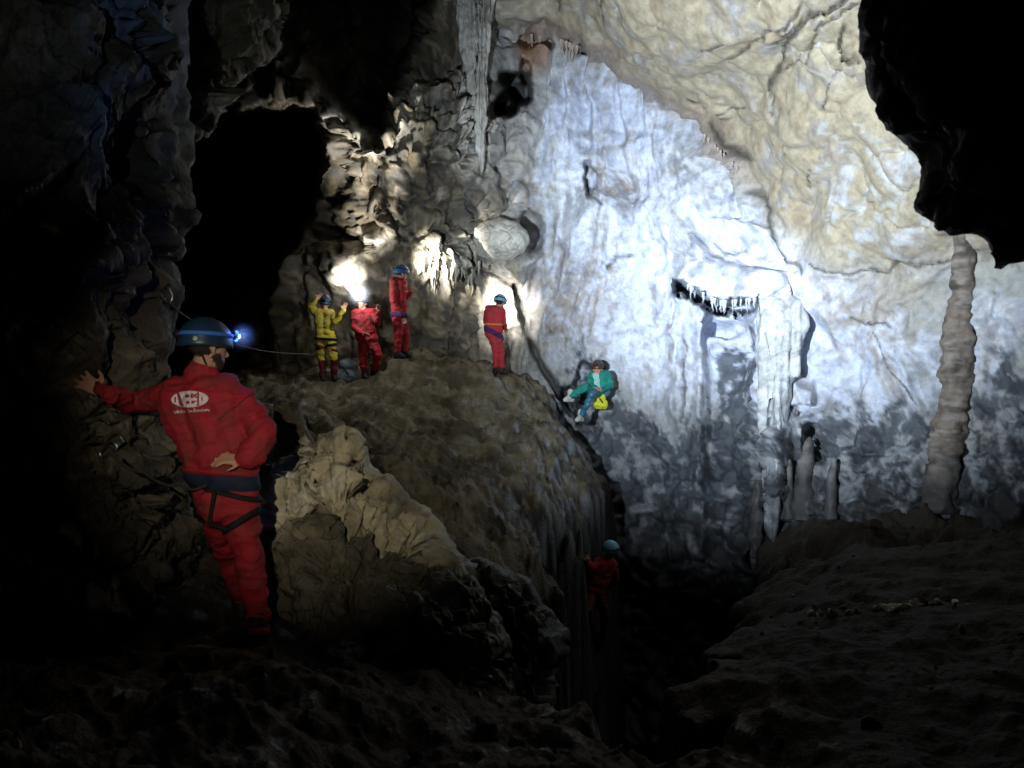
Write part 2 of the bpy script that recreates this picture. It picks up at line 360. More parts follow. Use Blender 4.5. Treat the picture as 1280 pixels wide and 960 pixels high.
white_zone = np.clip(1.25 * gauss(PX, PY, 740, 170, 130, 95) + gauss(PX, PY, 700, 260, 60, 90) + 1.2 * gauss(PX, PY, 900, 330, 120, 75) + gauss(PX, PY, 800, 420, 110, 95) + 1.1 * gauss(PX, PY, 980, 430, 80, 110)
    + .9 * gauss(PX, PY, 1110, 460, 90, 75) + .6 * gauss(PX, PY, 1250, 420, 45, 80) + .45 * gauss(PX, PY, 1090, 240, 60, 55) + .5 * gauss(PX, PY, 620, 60, 28, 40), 0, 1.3)
gD = np.hypot(*np.gradient(D.reshape(nr, nc))).reshape(-1, 1); calm = 1 - .92 * sst(box_blur(gD, nr, nc, 4)[:, 0], .10, .30)
sw = warp * .22
drape = ridged(np.stack([p[:, 0] * 1.15 + p[:, 1] * .5, p[:, 1] * .3, p[:, 2] * .15], 1) + sw, 2, .45, off=3) - .6
drape2 = ridged(np.stack([p[:, 0] * 3.1 + p[:, 1] * 1.2, p[:, 1] * .3, p[:, 2] * .22], 1) + sw * 1.6, 3, .5, off=27) - .6
flute = fbm(np.stack([p[:, 0] * 7 + p[:, 1] * 2, p[:, 1], p[:, 2] * .45], 1) + sw * 2, 3, .5, off=3)
vert = (1 - ceil_m) * (1 - leftz * sst(-PY, -350, -290)) * (1 - .6 * low)
patch = sst(fbm(p * .6, 2, off=44), -.3, .35)
disp = fbm(p * .5, 3, .45, off=60) * .34
disp = disp + ceil_m * scal + vert * (drape * .5 + drape2 * .13 * patch + flute * .05 * (.4 + patch))
disp = disp + (1 - ceil_m) * (rough_n * .085 * (leftz * 1.3 + low * 1.7 + .12) + fbm(p * 5, 3) * .012 - low * .30 * np.clip(g1, 0, .8) ** 2 + leftz * .22 * facet(p * 1.25 + warp * .5, 13) * sst(-PY, -360, -300))
disp = disp - (1 - ceil_m) * leftz * (.42 * f1 + .13 * keep * np.exp(-((f2 - f1) / .09) ** 2)) * sst(-PY, -350, -290)
v = v + n * (disp * calm)[:, None]
# colour: ochre limestone, white calcite, brown clay, painted light and shade, black mud
blot = fbm(p * 1.7 + warp, 5, .6, off=21); blot2 = fbm(p * 4.3 + warp, 5, .6, off=51); streak = fbm(np.stack([p[:, 0] * 5.5 + p[:, 1] * 2, p[:, 1] * .8, p[:, 2] * .28], 1) + warp * .25, 5, .66, off=71)
c = np.tile(np.array(GREY), (len(PX), 1))
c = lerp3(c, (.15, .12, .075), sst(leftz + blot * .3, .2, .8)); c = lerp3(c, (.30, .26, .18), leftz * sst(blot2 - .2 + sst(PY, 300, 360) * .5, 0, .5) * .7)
c = lerp3(c, (.42, .40, .35), sst(PX, 590, 640) * leftz * sst(blot, -.4, .2) * .8)
pale = np.clip(gauss(jx, jy, 415, 148, 26, 14) + gauss(jx, jy, 440, 170, 22, 12) + gauss(jx, jy, 462, 188, 18, 14) + gauss(jx, jy, 516, 130, 14, 20) + gauss(jx, jy, 497, 162, 14, 14) + .7 * gauss(jx, jy, 565, 130, 34, 50) + gauss(jx, jy, 468, 298, 24, 12) + .8 * gauss(jx, jy, 590, 205, 30, 30) + gauss(jx, jy, 435, 340, 22, 28) + gauss(jx, jy, 560, 325, 50, 34) + .8 * gauss(jx, jy, 628, 300, 40, 34) + .8 * gauss(jx, jy, 630, 380, 18, 40), 0, 1)
c = lerp3(c, (.56, .53, .44), pale * sst(blot2, -.45, .15))  # lamp-lit ledges and hot spots painted pale
c = lerp3(c, (.07, .06, .045), leftz * (1 - np.clip(pale * 1.4, 0, 1)) * sst(-PY, -300, -230) * sst(blot + blot2 * .4, -.35, .25) * .8)  # brown crag rock painted darker still for the shade on it
wz = sst(white_zone + blot * .40 + streak * .40 + blot2 * .10, .15, .8)
calc = lerp3(np.tile(np.array(CALC), (len(PX), 1)), (.52, .49, .42), sst(blot * .8 + streak * .5 - .7 * gauss(PX, PY, 900, 330, 130, 90) + .6 * gauss(PX, PY, 650, 240, 40, 120), -.05, .5) * .85)
calc = lerp3(calc, (.82, .86, .90), np.clip(gauss(PX, PY, 905, 335, 85, 45) * 1.2 + .8 * gauss(PX, PY, 715, 250, 35, 60), 0, 1) * sst(blot2, -.5, .3))  # hot core of the beam painted into the calcite
t_ = (wz * (1 - .5 * leftz))[:, None]; c = c * (1 - t_) + calc * t_
c = lerp3(c, (.36, .30, .23), (1 - ceil_m) * sst(streak * .7 + blot2 * .5, .2, .7) * .65)
c = lerp3(c, (.23, .25, .35), (1 - ceil_m) * (1 - leftz) * sst(blot * .9 + streak * .5 + blot2 * .25, .1, .7) * .65)
cc = lerp3(np.tile(np.array(CEIL), (len(PX), 1)), (.33, .30, .28), sst(blot, 0, .5) * .7); cc = lerp3(cc, (.52, .56, .62), sst(blot2 + blot * .5 + .9 * gauss(PX, PY, 1100, 240, 90, 70) - .35, .1, .8) * .45)
cc = lerp3(cc, (.30, .22, .14), sst(fbm(p * 2.6 + warp, 4, off=91), .25, .6) * .5)
c = c * (1 - ceil_m[:, None]) + cc * ceil_m[:, None]
edge = np.exp(-((yc - jy) / 12) ** 2) * sst(PX, 640, 700) * sst(-PX, -970, -900)
c = lerp3(c, (.30, .22, .17), edge * .6)
c = lerp3(c, (.50, .47, .42), np.clip(cur * 1.2, 0, 1) * sst(blot2, -.5, .1) * .85)
c = lerp3(c, (.04, .04, .038), np.clip(1.6 * gauss(jx, jy, 640, 116, 22, 24), 0, .9))  # shadow inside the hole painted into its colour
org_c = gauss(jx, jy, 664, 68, 14, 20); c = lerp3(c, (.34, .17, .08), np.clip(org_c * 1.1, 0, .8)); c = lerp3(c, (.27, .225, .19), np.clip(1.3 * gauss(jx + wob, jy + wob2, 762, 228, 22, 18), 0, .85) * sst(blot2, -.4, .2))
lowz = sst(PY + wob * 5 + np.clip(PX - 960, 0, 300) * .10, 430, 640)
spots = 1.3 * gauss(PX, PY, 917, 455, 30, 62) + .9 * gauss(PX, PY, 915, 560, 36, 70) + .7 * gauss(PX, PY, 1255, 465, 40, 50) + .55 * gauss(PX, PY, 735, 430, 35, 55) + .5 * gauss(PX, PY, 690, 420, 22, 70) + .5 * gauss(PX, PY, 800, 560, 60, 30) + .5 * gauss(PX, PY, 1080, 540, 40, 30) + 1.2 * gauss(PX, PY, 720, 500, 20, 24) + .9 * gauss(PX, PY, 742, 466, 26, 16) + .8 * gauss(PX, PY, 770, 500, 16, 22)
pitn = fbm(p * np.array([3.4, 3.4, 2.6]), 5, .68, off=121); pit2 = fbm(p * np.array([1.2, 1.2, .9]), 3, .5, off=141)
c = lerp3(c, (.17, .19, .23), lowz * (1 - ceil_m) * .6)  # lower wall greyed in colour for the fading beam
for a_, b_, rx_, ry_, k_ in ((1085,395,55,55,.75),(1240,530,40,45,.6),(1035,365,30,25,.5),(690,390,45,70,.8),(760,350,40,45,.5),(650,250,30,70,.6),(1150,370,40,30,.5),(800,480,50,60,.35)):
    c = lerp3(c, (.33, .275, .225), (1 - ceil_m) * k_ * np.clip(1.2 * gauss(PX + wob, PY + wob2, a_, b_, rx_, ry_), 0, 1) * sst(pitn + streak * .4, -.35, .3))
mud_shade = sst(lowz * .90 + spots * .6 + (pit2 * .5 + pitn * .75 + streak * .35 + (g1 - .45) * .5) * np.clip(lowz * 1.6 + spots, 0, 1), .40, .92) * (1 - ceil_m)
c = lerp3(c, (.045, .054, .068), mud_shade * .9)  # mud, plus shade painted in the recess and the niche
c = lerp3(c, (.024, .024, .026), sst(PY + wob * 4 + pitn * 60 + np.interp(PX, [900, 1000, 1280], [0, 45, 60]), 590, 700) * .92)  # foot of the wall painted dark where the beam gives out
c = lerp3(c, (.035, .03, .025), np.clip(crk * .9, 0, 1))
c = lerp3(c, (.07, .07, .07), (1 - ceil_m) * leftz * sst(-rough_n, -.62, -.35) * .7)
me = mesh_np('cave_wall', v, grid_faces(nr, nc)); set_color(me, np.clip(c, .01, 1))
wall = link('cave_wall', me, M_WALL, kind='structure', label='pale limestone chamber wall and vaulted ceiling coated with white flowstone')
WALL_BVH = BVHTree.FromPolygons([tuple(q) for q in v.reshape(nr, nc, 3)[::2, ::2].reshape(-1, 3)], [tuple(map(int, f)) for f in grid_faces(len(ys[::2]), len(xs[::2]))])
def wall_at(px, py, default=14.0):
    d = Vector(P(px, py, 1.0)); h = WALL_BVH.ray_cast(Vector((0, 0, 0)), d.normalized())
    return h[0].y if h[0] is not None else default

# ------------------------------------------------------------------ the ground: near floor, mound with the ledge, pit
GP = [(0,960,2.8),(300,960,2.8),(640,960,3.4),(1000,960,3.5),(1280,960,3.4),(1280,800,5.2),(1280,700,7.8),(1100,700,8.0),(1000,800,5.4),(1280,652,10.4),(1100,654,10.8),(960,668,10),
    (200,795,4.2),(315,800,4.2),(100,760,5),(340,505,12.5),(250,512,12),(450,560,9),(380,480,14.3),(410,477,14.4),(460,475,14.2),(500,449,14.35),(625,469,15.5),(560,478,14.2),(560,540,12),(600,600,10.6),
    (650,660,9.7),(560,650,8.6),(640,740,7.6),(520,770,5.5),(640,850,5),(400,640,7.5),(100,485,17),(500,440,17),(640,452,17.5),(700,500,15.6),(740,560,14.2),(755,605,13),(735,660,11.8),(722,720,10.4),(700,540,13.6),(690,620,11.6),
    (480,500,13),(430,530,11.5),(470,700,6.2),(1450,640,10),(1450,800,5.4)]
gpts = [P(*q) for q in GP] + [np.array(q) for q in [(-6,0,-1.2),(0,0,-1.5),(6,0,-1.7),(-5,3,-1.0),(9,4,-1.6),(6,-4,-1.6),(-6,-4,-1.2),(0,1.5,-1.5)]]
g_rbf = RBF([(q[0], q[1]) for q in gpts], [q[2] for q in gpts], 1e-4)
PIT = [P(*q)[:2] for q in [(700,498,15.6),(748,562,14.2),(754,603,13),(728,655,11.8),(694,715,10.4),(664,765,8.3),(655,825,6.2),(702,880,4.7),(742,914,4.05),(800,898,4.25),(856,842,5),(872,784,5.8),(888,742,6.7),(936,692,8.4),(948,655,10.2),(952,640,12.2),(980,640,18),(690,480,20)]]
us = np.arange(-260, 1560, 3.0); Yk = np.exp(np.linspace(math.log(1.2), math.log(19.5), 430)); ncg, nrg = len(us), len(Yk)
U, YY = [a.ravel() for a in np.meshgrid(us, Yk)]
gx = (U - 640) / F * YY; gy = YY
def ground_base(x, y):
    z = g_rbf(x, y)
    return np.clip(z, -2.6, 1.5)
gz = ground_base(gx, gy)
q2 = np.stack([gx, gy, gz], 1)
gw = np.stack([fbm(q2 * .9, 3, off=1), fbm(q2 * .9, 3, off=33)], 1)
sd = poly_sd(gx + gw[:, 0] * .45 + .16 * fbm(q2 * 3, 2, off=61), gy + gw[:, 1] * .45, PIT)
gz = gz - .45 * np.exp(-np.clip(-sd, 0, 5) / .45) * sst(gy, 5, 7); pit = sst(sd, -.12, .30); gz = gz - pit * 5.5 - sst(sd, .2, 2) * 3
moundm = sst(gy, 7.6, 9.2) * sst(-gx, -1.9, -1.2)
f1, f2 = worley(np.stack([gx, gy, gz], 1) * 1.6 + fbm(q2 * 2, 2)[:, None] * .3, 5); h1, h2 = worley(np.stack([gx, gy, gz], 1) * 4.5, 9)
rid = ridged(np.stack([gx * 1.0, gy * 1.0, gz], 1) * 1.5, 5, .55)
terr = gz * 5.2 + fbm(q2 * 1.6, 3, off=8) * 1.5; ter = (terr - np.floor(terr)); ter = sst(ter, 0, .35) - ter
gd = fbm(q2 * .9, 3, off=14) * .14 + rid * .16 * (1 - moundm) - (1 - moundm) * .16 * f1 + (1 - moundm) * (.06 * np.sqrt(np.clip(.5 - h1, 0, 1))) * sst(fbm(q2 * 1.1, 2, off=3), -.1, .3) + moundm * (ter * .13 + fbm(q2 * 5, 3) * .05 - .16 * f1 + .09 * rid + .05 * facet(q2 * 1.5 + fbm(q2 * 1.3, 2)[:, None] * .5, 4))
rl = sst(gx, 2.2, 3.2) * sst(gy, 8.3, 9.6); gd = gd + rl * (.40 * rid - .42 + .45 * fbm(q2 * 1.1, 3, off=77))
# keep standing places even
gd = gd * (1 - .42 * sst(gx, .9, 2.0))
STAND = [P(315,800,4.2), P(405,476,14.4), P(457,474,14.2), P(500,448,14.3), P(624,468,15.5)]
for s in STAND:
    k = np.exp(-(((gx - s[0]) ** 2 + (gy - s[1]) ** 2) / .28 ** 2)); gd = gd * (1 - k); gz = gz * (1 - k) + s[2] * k
gz = gz + gd * (1 - .3 * pit)
gv = np.stack([gx, gy, gz], 1); pf = gv.astype(np.float32)
steep = fbm(pf * np.array([6, 6, .9]), 4, off=4)
n = grid_normals(gv, nrg, ncg); n *= np.sign(n[:, 2] + 1e-6)[:, None]
gv = gv + n * (steep * .05 * (1 - np.abs(n[:, 2])) )[:, None]
b1 = fbm(pf * 1.5, 5, .6, off=3); b2 = fbm(pf * 5, 4, .6, off=13)
c = np.tile(np.array((.085, .066, .042)), (len(gx), 1))
c = lerp3(c, (.20, .165, .105), moundm * sst(b1 + .25, -.2, .5)); c = lerp3(c, (.32, .31, .28), moundm * sst(b2 + b1 * .5, .3, .8) * .6); c = lerp3(c, (.10, .085, .06), moundm * sst(-b1 + b2 * .4, .05, .5) * .7)
bl = sst(1 - np.abs(n[:, 2]), .3, .6) * sst(gy, 9, 10.5) * sst(-gx, -2, -1.4) * sst(gx, -.8, 0); c = lerp3(c, (.30, .33, .38), bl * sst(steep, -.2, .3) * .8); c = lerp3(c, (.04, .04, .045), bl * sst(-steep, 0, .35) * .8)
c = lerp3(c, (.16, .14, .11), (1 - moundm) * sst(b2 + b1 * .6, .2, .7) * .6); c = lerp3(c, (.55, .55, .52), (1 - moundm) * sst(b2 + .5 * b1, .72, .85) * .5)
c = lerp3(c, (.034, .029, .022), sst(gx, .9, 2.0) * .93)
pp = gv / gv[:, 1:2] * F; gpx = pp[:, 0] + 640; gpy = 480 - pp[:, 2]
c = lerp3(c, (.03, .027, .024), np.maximum(sst(sd, -.1, .4), sst(-gv[:, 2] + b1 * .4, 1.9, 2.8)) * .85)  # pit mud painted darker to stand for the shade down there
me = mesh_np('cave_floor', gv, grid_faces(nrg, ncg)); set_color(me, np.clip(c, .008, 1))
floor = link('cave_floor', me, M_MUD, kind='structure', label='muddy cave floor with sloping flowstone mound and dark pit')
G_BVH = BVHTree.FromPolygons([tuple(q) for q in gv], [tuple(map(int, f)) for f in grid_faces(nrg, ncg)])
def ground_z(x, y):
    h = G_BVH.ray_cast(Vector((x, y, 6)), Vector((0, 0, -1))); return h[0].z if h[0] is not None else -1.5

# ------------------------------------------------------------------ rock masses with their own outline, distance and thickness
def rock_mass(name, outline, center, depth, thick, back=1.0, n_out=360, rings=90, power=3.0, noise=.10, scale=1.0, seed=0, colors=None, mat=None, craters=(), rag=5.0, flutes=None, **kw):
    o = np.array(outline, float); L = np.r_[0, np.cumsum(np.hypot(*np.diff(np.r_[o, o[:1]], axis=0).T))]
    t = np.linspace(0, L[-1], n_out, endpoint=False); oc = np.r_[o, o[:1]]
    ox = np.interp(t, L, oc[:, 0]); oy = np.interp(t, L, oc[:, 1])
    th = np.stack([ox / 30, oy / 30, np.full(n_out, seed * 3.3)], 1); ox = ox + fbm(th, 4) * rag; oy = oy + fbm(th, 4, off=50) * rag
    c0 = np.array(center, float); V = []
    srow = np.concatenate([np.linspace(0.004, 1, rings) ** .8, np.linspace(.985, .004, rings // 2)])
    sgn = np.concatenate([-np.ones(rings), np.full(rings // 2, back)])
    for s, g in zip(srow, sgn):
        x = c0[0] + (ox - c0[0]) * s; y = c0[1] + (oy - c0[1]) * s
        d = depth(x, y) + g * thick * (1 - s ** power) ** (1 / 2.0)
        V.append(np.stack([x, y, d], 1))
    A = np.concatenate(V); vx = np.stack([(A[:, 0] - 640) / F * A[:, 2], A[:, 2], (480 - A[:, 1]) / F * A[:, 2]], 1)
    nr_ = len(srow); n = grid_normals(vx, nr_, n_out); cen = vx.mean(0); s_ = np.sign((n * (vx - cen)).sum(1)); n *= np.where(s_ == 0, 1, s_)[:, None]
    p = (vx + seed * 11.0).astype(np.float32) * scale
    wp = fbm(p * .9, 3)[:, None] * .5
    f1, f2 = worley(p * 1.7 + wp, seed); h1, h2 = worley(p * 4.6 + wp, seed + 3)
    dsp = fbm(p * 1.1, 4, off=2) * noise * 1.2 + (ridged(p * 1.8, 5, .55) - .6) * noise * 1.3 - noise * 1.3 * (f1 - .4) - noise * .35 * h1 - noise * .5 * np.exp(-((f2 - f1) / .05) ** 2) + noise * .9 * facet(p * 1.35 + wp * .6, seed + 5) + noise * .35 * facet(p * 3.3 + wp * .6, seed + 9)
    if flutes: dsp = dsp + flutes[0] * (np.sin(A[:, 0] * flutes[1] + 2.2 * fbm(np.stack([A[:, 0] / 40, A[:, 1] / 90, 0 * A[:, 0]], 1), 2)) + .5 * np.sin(A[:, 0] * flutes[1] * 2.3 + A[:, 1] * .01)) * (.6 + .8 * sst(fbm(np.stack([A[:, 0] / 50, A[:, 1] / 120, 0 * A[:, 0] + 3], 1), 2), -.3, .3))
    for (a, b, r, dpt) in craters:
        dsp = dsp - dpt * sst(1.2 - np.hypot((A[:, 0] - a), (A[:, 1] - b)) / r, 0, .6)
    edge = 1 - .75 * np.exp(-((1 - np.repeat(srow, n_out)) / .05) ** 2)
    vx = vx + n * (dsp * edge)[:, None]
    b1 = fbm(p * 1.6, 5, .6, off=6); b2 = fbm(p * 5.5, 4, .6, off=16)
    cs = colors or ((.20, .16, .10), (.10, .085, .06), (.34, .30, .22))
    c = np.tile(np.array(cs[0]), (len(vx), 1)); c = lerp3(c, cs[1], sst(b1 + b2 * .3, -.1, .4)); c = lerp3(c, cs[2], sst(b2 - b1 * .4, .2, .7) * .7)
    c = lerp3(c, tuple(x * .25 for x in cs[1]), sst(-.02 - (f2 - f1), -.08, 0) * .5)
    if 'paint' in kw: c = kw.pop('paint')(c, A, b1, b2)
    org = vx[np.argmin(vx[:, 2])].copy(); org[:2] = vx[:, :2].mean(0)
    me = mesh_np(name, vx - org, grid_faces(nr_, n_out, True)); set_color(me, np.clip(c, .008, 1))
    ob = link(name, me, mat or M_NEAR, **kw); ob.location = org
    return ob

def plane_depth(d0, gx=0.0, gy=0.0, cx=0.0, cy=0.0): return lambda x, y: d0 + gx * (x - cx) + gy * (y - cy)

def pillar_paint(c, A, b1, b2):
    x, y = A[:, 0], A[:, 1]
    c = lerp3(c, (.16, .21, .30), np.clip(1.2 * gauss(x, y, 172, 50, 62, 95) + 1.1 * gauss(x, y, 190, 188, 34, 22) + gauss(x, y, 150, 150, 40, 40) + gauss(x, y, 192, 288, 10, 14), 0, 1) * sst(b1 + b2 * .5, -.45, .1))  # pools of bluish lamplight painted on the rock
    return c
rock_mass('rock_pillar', [(238,-260),(237,0),(237,36),(239,81),(241,140),(241,175),(243,211),(239,244),(231,252),(230,280),(224,313),(212,326),(219,345),(220,380),(214,420),(212,470),(216,540),(235,600),(250,680),(262,760),(250,860),(200,980),(-100,1100),(-500,1000),(-600,400),(-500,-300)],
    (0, 330), plane_depth(5.6, .0016, 0, 120, 400), 1.5, n_out=620, rings=210, power=5.0, noise=.17, scale=1.0, seed=3, paint=pillar_paint, colors=((.10, .08, .052), (.05, .042, .03), (.18, .155, .105)),
    label='dark near rock pillar filling the left edge behind the leaning caver', cat='rock')
rock_mass('hanging_rock', [(200,-160),(345,-160),(352,0),(357,8),(350,18),(352,35),(348,60),(338,77),(307,86),(292,105),(280,120),(276,150),(260,174),(240,180),(205,150)], (270, 30), plane_depth(7.2, .001, .002, 270, 60), .85,
    n_out=300, rings=80, power=4, noise=.13, seed=5, rag=4, colors=((.22, .18, .10), (.13, .11, .07), (.36, .33, .24)), label='brown rock block hanging from the roof right of the left pillar top', cat='rock')
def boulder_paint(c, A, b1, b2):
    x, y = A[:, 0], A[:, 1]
    c = lerp3(c, (.065, .054, .036), sst(y + b1 * 70 - .08 * (x - 330), 600, 700) * .88)  # base darkened in colour as the lamp light falls off
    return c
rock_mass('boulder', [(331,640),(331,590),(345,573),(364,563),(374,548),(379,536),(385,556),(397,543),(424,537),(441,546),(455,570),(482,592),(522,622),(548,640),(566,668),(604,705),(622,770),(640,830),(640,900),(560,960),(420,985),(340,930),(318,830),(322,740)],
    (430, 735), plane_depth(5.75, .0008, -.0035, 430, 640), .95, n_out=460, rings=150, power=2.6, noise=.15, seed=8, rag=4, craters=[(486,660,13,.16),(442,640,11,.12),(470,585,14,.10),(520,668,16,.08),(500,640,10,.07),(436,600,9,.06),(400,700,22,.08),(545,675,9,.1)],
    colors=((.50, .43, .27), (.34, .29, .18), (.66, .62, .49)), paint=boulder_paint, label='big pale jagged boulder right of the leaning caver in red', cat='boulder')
rock_mass('boulder', [(338,548),(342,505),(360,497),(376,499),(384,530),(392,560),(350,570)], (362, 530), plane_depth(8.2), .30, n_out=140, rings=36, noise=.07, seed=12, rag=2.5, colors=((.14, .12, .08), (.09, .08, .06), (.22, .19, .13)),
    label='small dark block behind the top of the pale boulder', cat='boulder')
rock_mass('boulder', [(560,720),(600,700),(650,715),(690,760),(700,840),(690,900),(620,930),(560,900),(540,800)], (620, 815), plane_depth(6.1, 0, -.003, 620, 815), .55, n_out=240, rings=70, noise=.14, seed=15, colors=((.07, .06, .045), (.05, .042, .032), (.14, .12, .09)),
    label='dark muddy boulder between the pale boulder and the pit', cat='boulder')
by = wall_at(628, 300)
rock_mass('rock_boss', [(590,300),(594,284),(606,275),(625,271),(645,276),(658,288),(662,300),(655,316),(640,325),(618,328),(600,320)], (626, 300), plane_depth(by - .38), .62, n_out=200, rings=60, power=2.2, noise=.028, seed=31, rag=2, colors=((.56, .53, .46), (.44, .41, .34), (.64, .62, .56)), mat=M_WALL,
    label='large pale rounded rock bulging from the wall above the cavers', cat='rock')
def wall_fit(samples, off):                 # the distance of a formation comes from the wall it is grown on
    f = RBF(samples, [wall_at(*q) - off for q in samples], .02); return lambda x, y: f(np.asarray(x, float), np.asarray(y, float))
PALE = ((.50, .52, .55), (.40, .41, .42), (.62, .65, .69))
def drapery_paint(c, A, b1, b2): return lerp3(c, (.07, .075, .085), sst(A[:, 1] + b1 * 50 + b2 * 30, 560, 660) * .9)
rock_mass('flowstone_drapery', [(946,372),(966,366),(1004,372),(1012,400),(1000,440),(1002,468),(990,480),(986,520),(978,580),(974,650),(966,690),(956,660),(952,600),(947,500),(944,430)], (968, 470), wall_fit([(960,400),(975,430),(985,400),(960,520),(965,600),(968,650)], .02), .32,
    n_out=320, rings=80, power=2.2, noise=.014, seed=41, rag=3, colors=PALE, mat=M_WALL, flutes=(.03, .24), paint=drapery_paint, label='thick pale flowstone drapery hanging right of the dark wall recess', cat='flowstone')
rock_mass('flowstone_drapery', [(568,-120),(622,-120),(616,20),(611,70),(609,130),(606,200),(600,222),(593,160),(582,100),(574,60),(570,0)], (596, 20), wall_fit([(580,0),(600,20),(595,90),(602,150),(590,-60),(610,-60)], .25), .32,
    n_out=280, rings=70, power=2.4, noise=.03, seed=45, rag=2, colors=((.46, .44, .40), (.34, .32, .28), (.58, .57, .55)), mat=M_WALL, flutes=(.05, 1.0), label='long fluted stone curtain hanging at the left edge of the lit ceiling', cat='flowstone')
rock_mass('overhang_rock', [(1070,-240),(1074,-60),(1076,30),(1085,120),(1100,165),(1139,203),(1137,262),(1164,293),(1224,307),(1249,345),(1267,318),(1330,300),(1500,300),(1800,120),(1800,-240)],
    (1380, 40), plane_depth(3.7, 0, 0), .8, n_out=420, rings=120, power=4, noise=.11, seed=21, rag=3.5, colors=((.10, .085, .06), (.06, .05, .04), (.16, .14, .1)), label='black unlit rock overhang in the upper right corner', cat='rock')

# ------------------------------------------------------------------ dripstone
def lathe(path, radii, nseg=28, seed=0, noise=.06, freq=6.0, flat=0.0):
    path = np.asarray(path, float); radii = np.asarray(radii, float); m = len(path)
    ang = np.linspace(0, 2 * math.pi, nseg, endpoint=False)
    V = []
    for q, r in zip(path, radii): V.append(np.stack([q[0] + np.cos(ang) * r, q[1] + np.sin(ang) * r, np.full(nseg, q[2])], 1))
    V = np.concatenate(V); c = np.repeat(path, nseg, 0); d = V - c
    k = 1 + noise * 2.0 * fbm(V * freq + seed * 7.1, 4) + noise * 1.2 * ridged(V * np.array([freq, freq, freq * .35]) + seed, 3) - noise
    return c + d * k[:, None], grid_faces(m, nseg, True)

def dripstone(name, pts, label, cat, colors=((.34, .28, .22), (.18, .15, .13), (.50, .48, .46)), rings=0.0, rough=.10, seed=0, group=None, n=70, parent=None, offset=0.0):
    # pts: (px, py, half width px); the distance comes from the wall or ledge it stands against
    pts = sorted(pts, key=lambda q: q[1]); Y = wall_at(pts[-1][0], pts[-1][1] - 4) - offset
    t = np.linspace(0, 1, n); ys_ = np.interp(t, np.linspace(0, 1, len(pts)), [q[1] for q in pts])
    xs_ = np.interp(ys_, [q[1] for q in pts], [q[0] for q in pts]); rs_ = np.interp(ys_, [q[1] for q in pts], [q[2] for q in pts])
    if cat == 'column':
        yy_ = np.array([max(wall_at(x - 30, y), wall_at(x + 30, y)) for x, y in zip(xs_, ys_)]); yy_ = np.convolve(np.pad(yy_, 20, mode='edge'), np.ones(41) / 41, 'valid') - offset
    else: yy_ = np.full(n, Y)
    path = np.array([P(x, y, d) for x, y, d in zip(xs_, ys_, yy_)]); r = rs_ / F * Y
    tcap = np.clip((ys_ - pts[0][1]) / max(2.2 * pts[0][2], 1), 0, 1); r = r * np.sqrt(np.clip(1 - (1 - tcap) ** 2, .01, 1)) if cat == 'stalagmite' else r
    if rings: r = r * (1 + rings * fbm(np.stack([ys_ * .09, 0 * ys_ + seed, 0 * ys_], 1), 3) * 1.6 + rings * .6 * np.sin(ys_ * .2 + 2.5 * np.sin(ys_ * .07)))
    V, Fc = lathe(path, np.maximum(r, .004), 30, seed, rough, 5.0)
    b1 = fbm(V * 4 + seed, 4); b2 = fbm(V * np.array([3, 3, 9]), 4, off=seed)
    c = np.tile(np.array(colors[0]), (len(V), 1)); c = lerp3(c, colors[1], sst(b1, 0, .5)); c = lerp3(c, colors[2], sst(b2, .1, .5) * .7)
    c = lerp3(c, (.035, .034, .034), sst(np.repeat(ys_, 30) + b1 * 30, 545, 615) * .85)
    org = path[-1]; me = mesh_np(name, V - org, Fc); set_color(me, c)
    ob = link(name, me, M_WALL, label=label, cat=cat, group=group, parent=parent); ob.location = org
    return ob
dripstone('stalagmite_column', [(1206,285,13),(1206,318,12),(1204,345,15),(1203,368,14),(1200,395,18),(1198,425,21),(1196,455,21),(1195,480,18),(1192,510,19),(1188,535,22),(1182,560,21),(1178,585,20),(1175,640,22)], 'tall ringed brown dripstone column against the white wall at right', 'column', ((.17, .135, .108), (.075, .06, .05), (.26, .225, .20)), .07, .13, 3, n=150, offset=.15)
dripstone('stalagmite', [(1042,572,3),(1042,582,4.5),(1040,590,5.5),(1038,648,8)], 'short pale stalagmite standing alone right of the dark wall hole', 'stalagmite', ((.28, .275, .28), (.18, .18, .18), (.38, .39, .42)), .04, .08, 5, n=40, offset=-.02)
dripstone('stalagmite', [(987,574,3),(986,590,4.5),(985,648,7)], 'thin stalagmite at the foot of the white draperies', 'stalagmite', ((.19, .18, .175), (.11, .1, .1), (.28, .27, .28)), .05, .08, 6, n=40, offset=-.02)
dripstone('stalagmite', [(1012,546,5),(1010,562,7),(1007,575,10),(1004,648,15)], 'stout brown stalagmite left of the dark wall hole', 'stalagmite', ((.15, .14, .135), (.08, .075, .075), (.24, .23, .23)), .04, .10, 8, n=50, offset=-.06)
dripstone('stalagmite', [(948,600,5),(946,640,9),(944,690,8),(942,712,1.5)], 'pale dripping rock tongue at the edge of the pit', 'dripstone', ((.15, .15, .155), (.06, .06, .065), (.26, .26, .28)), .03, .2, 9, n=50, offset=1.2)
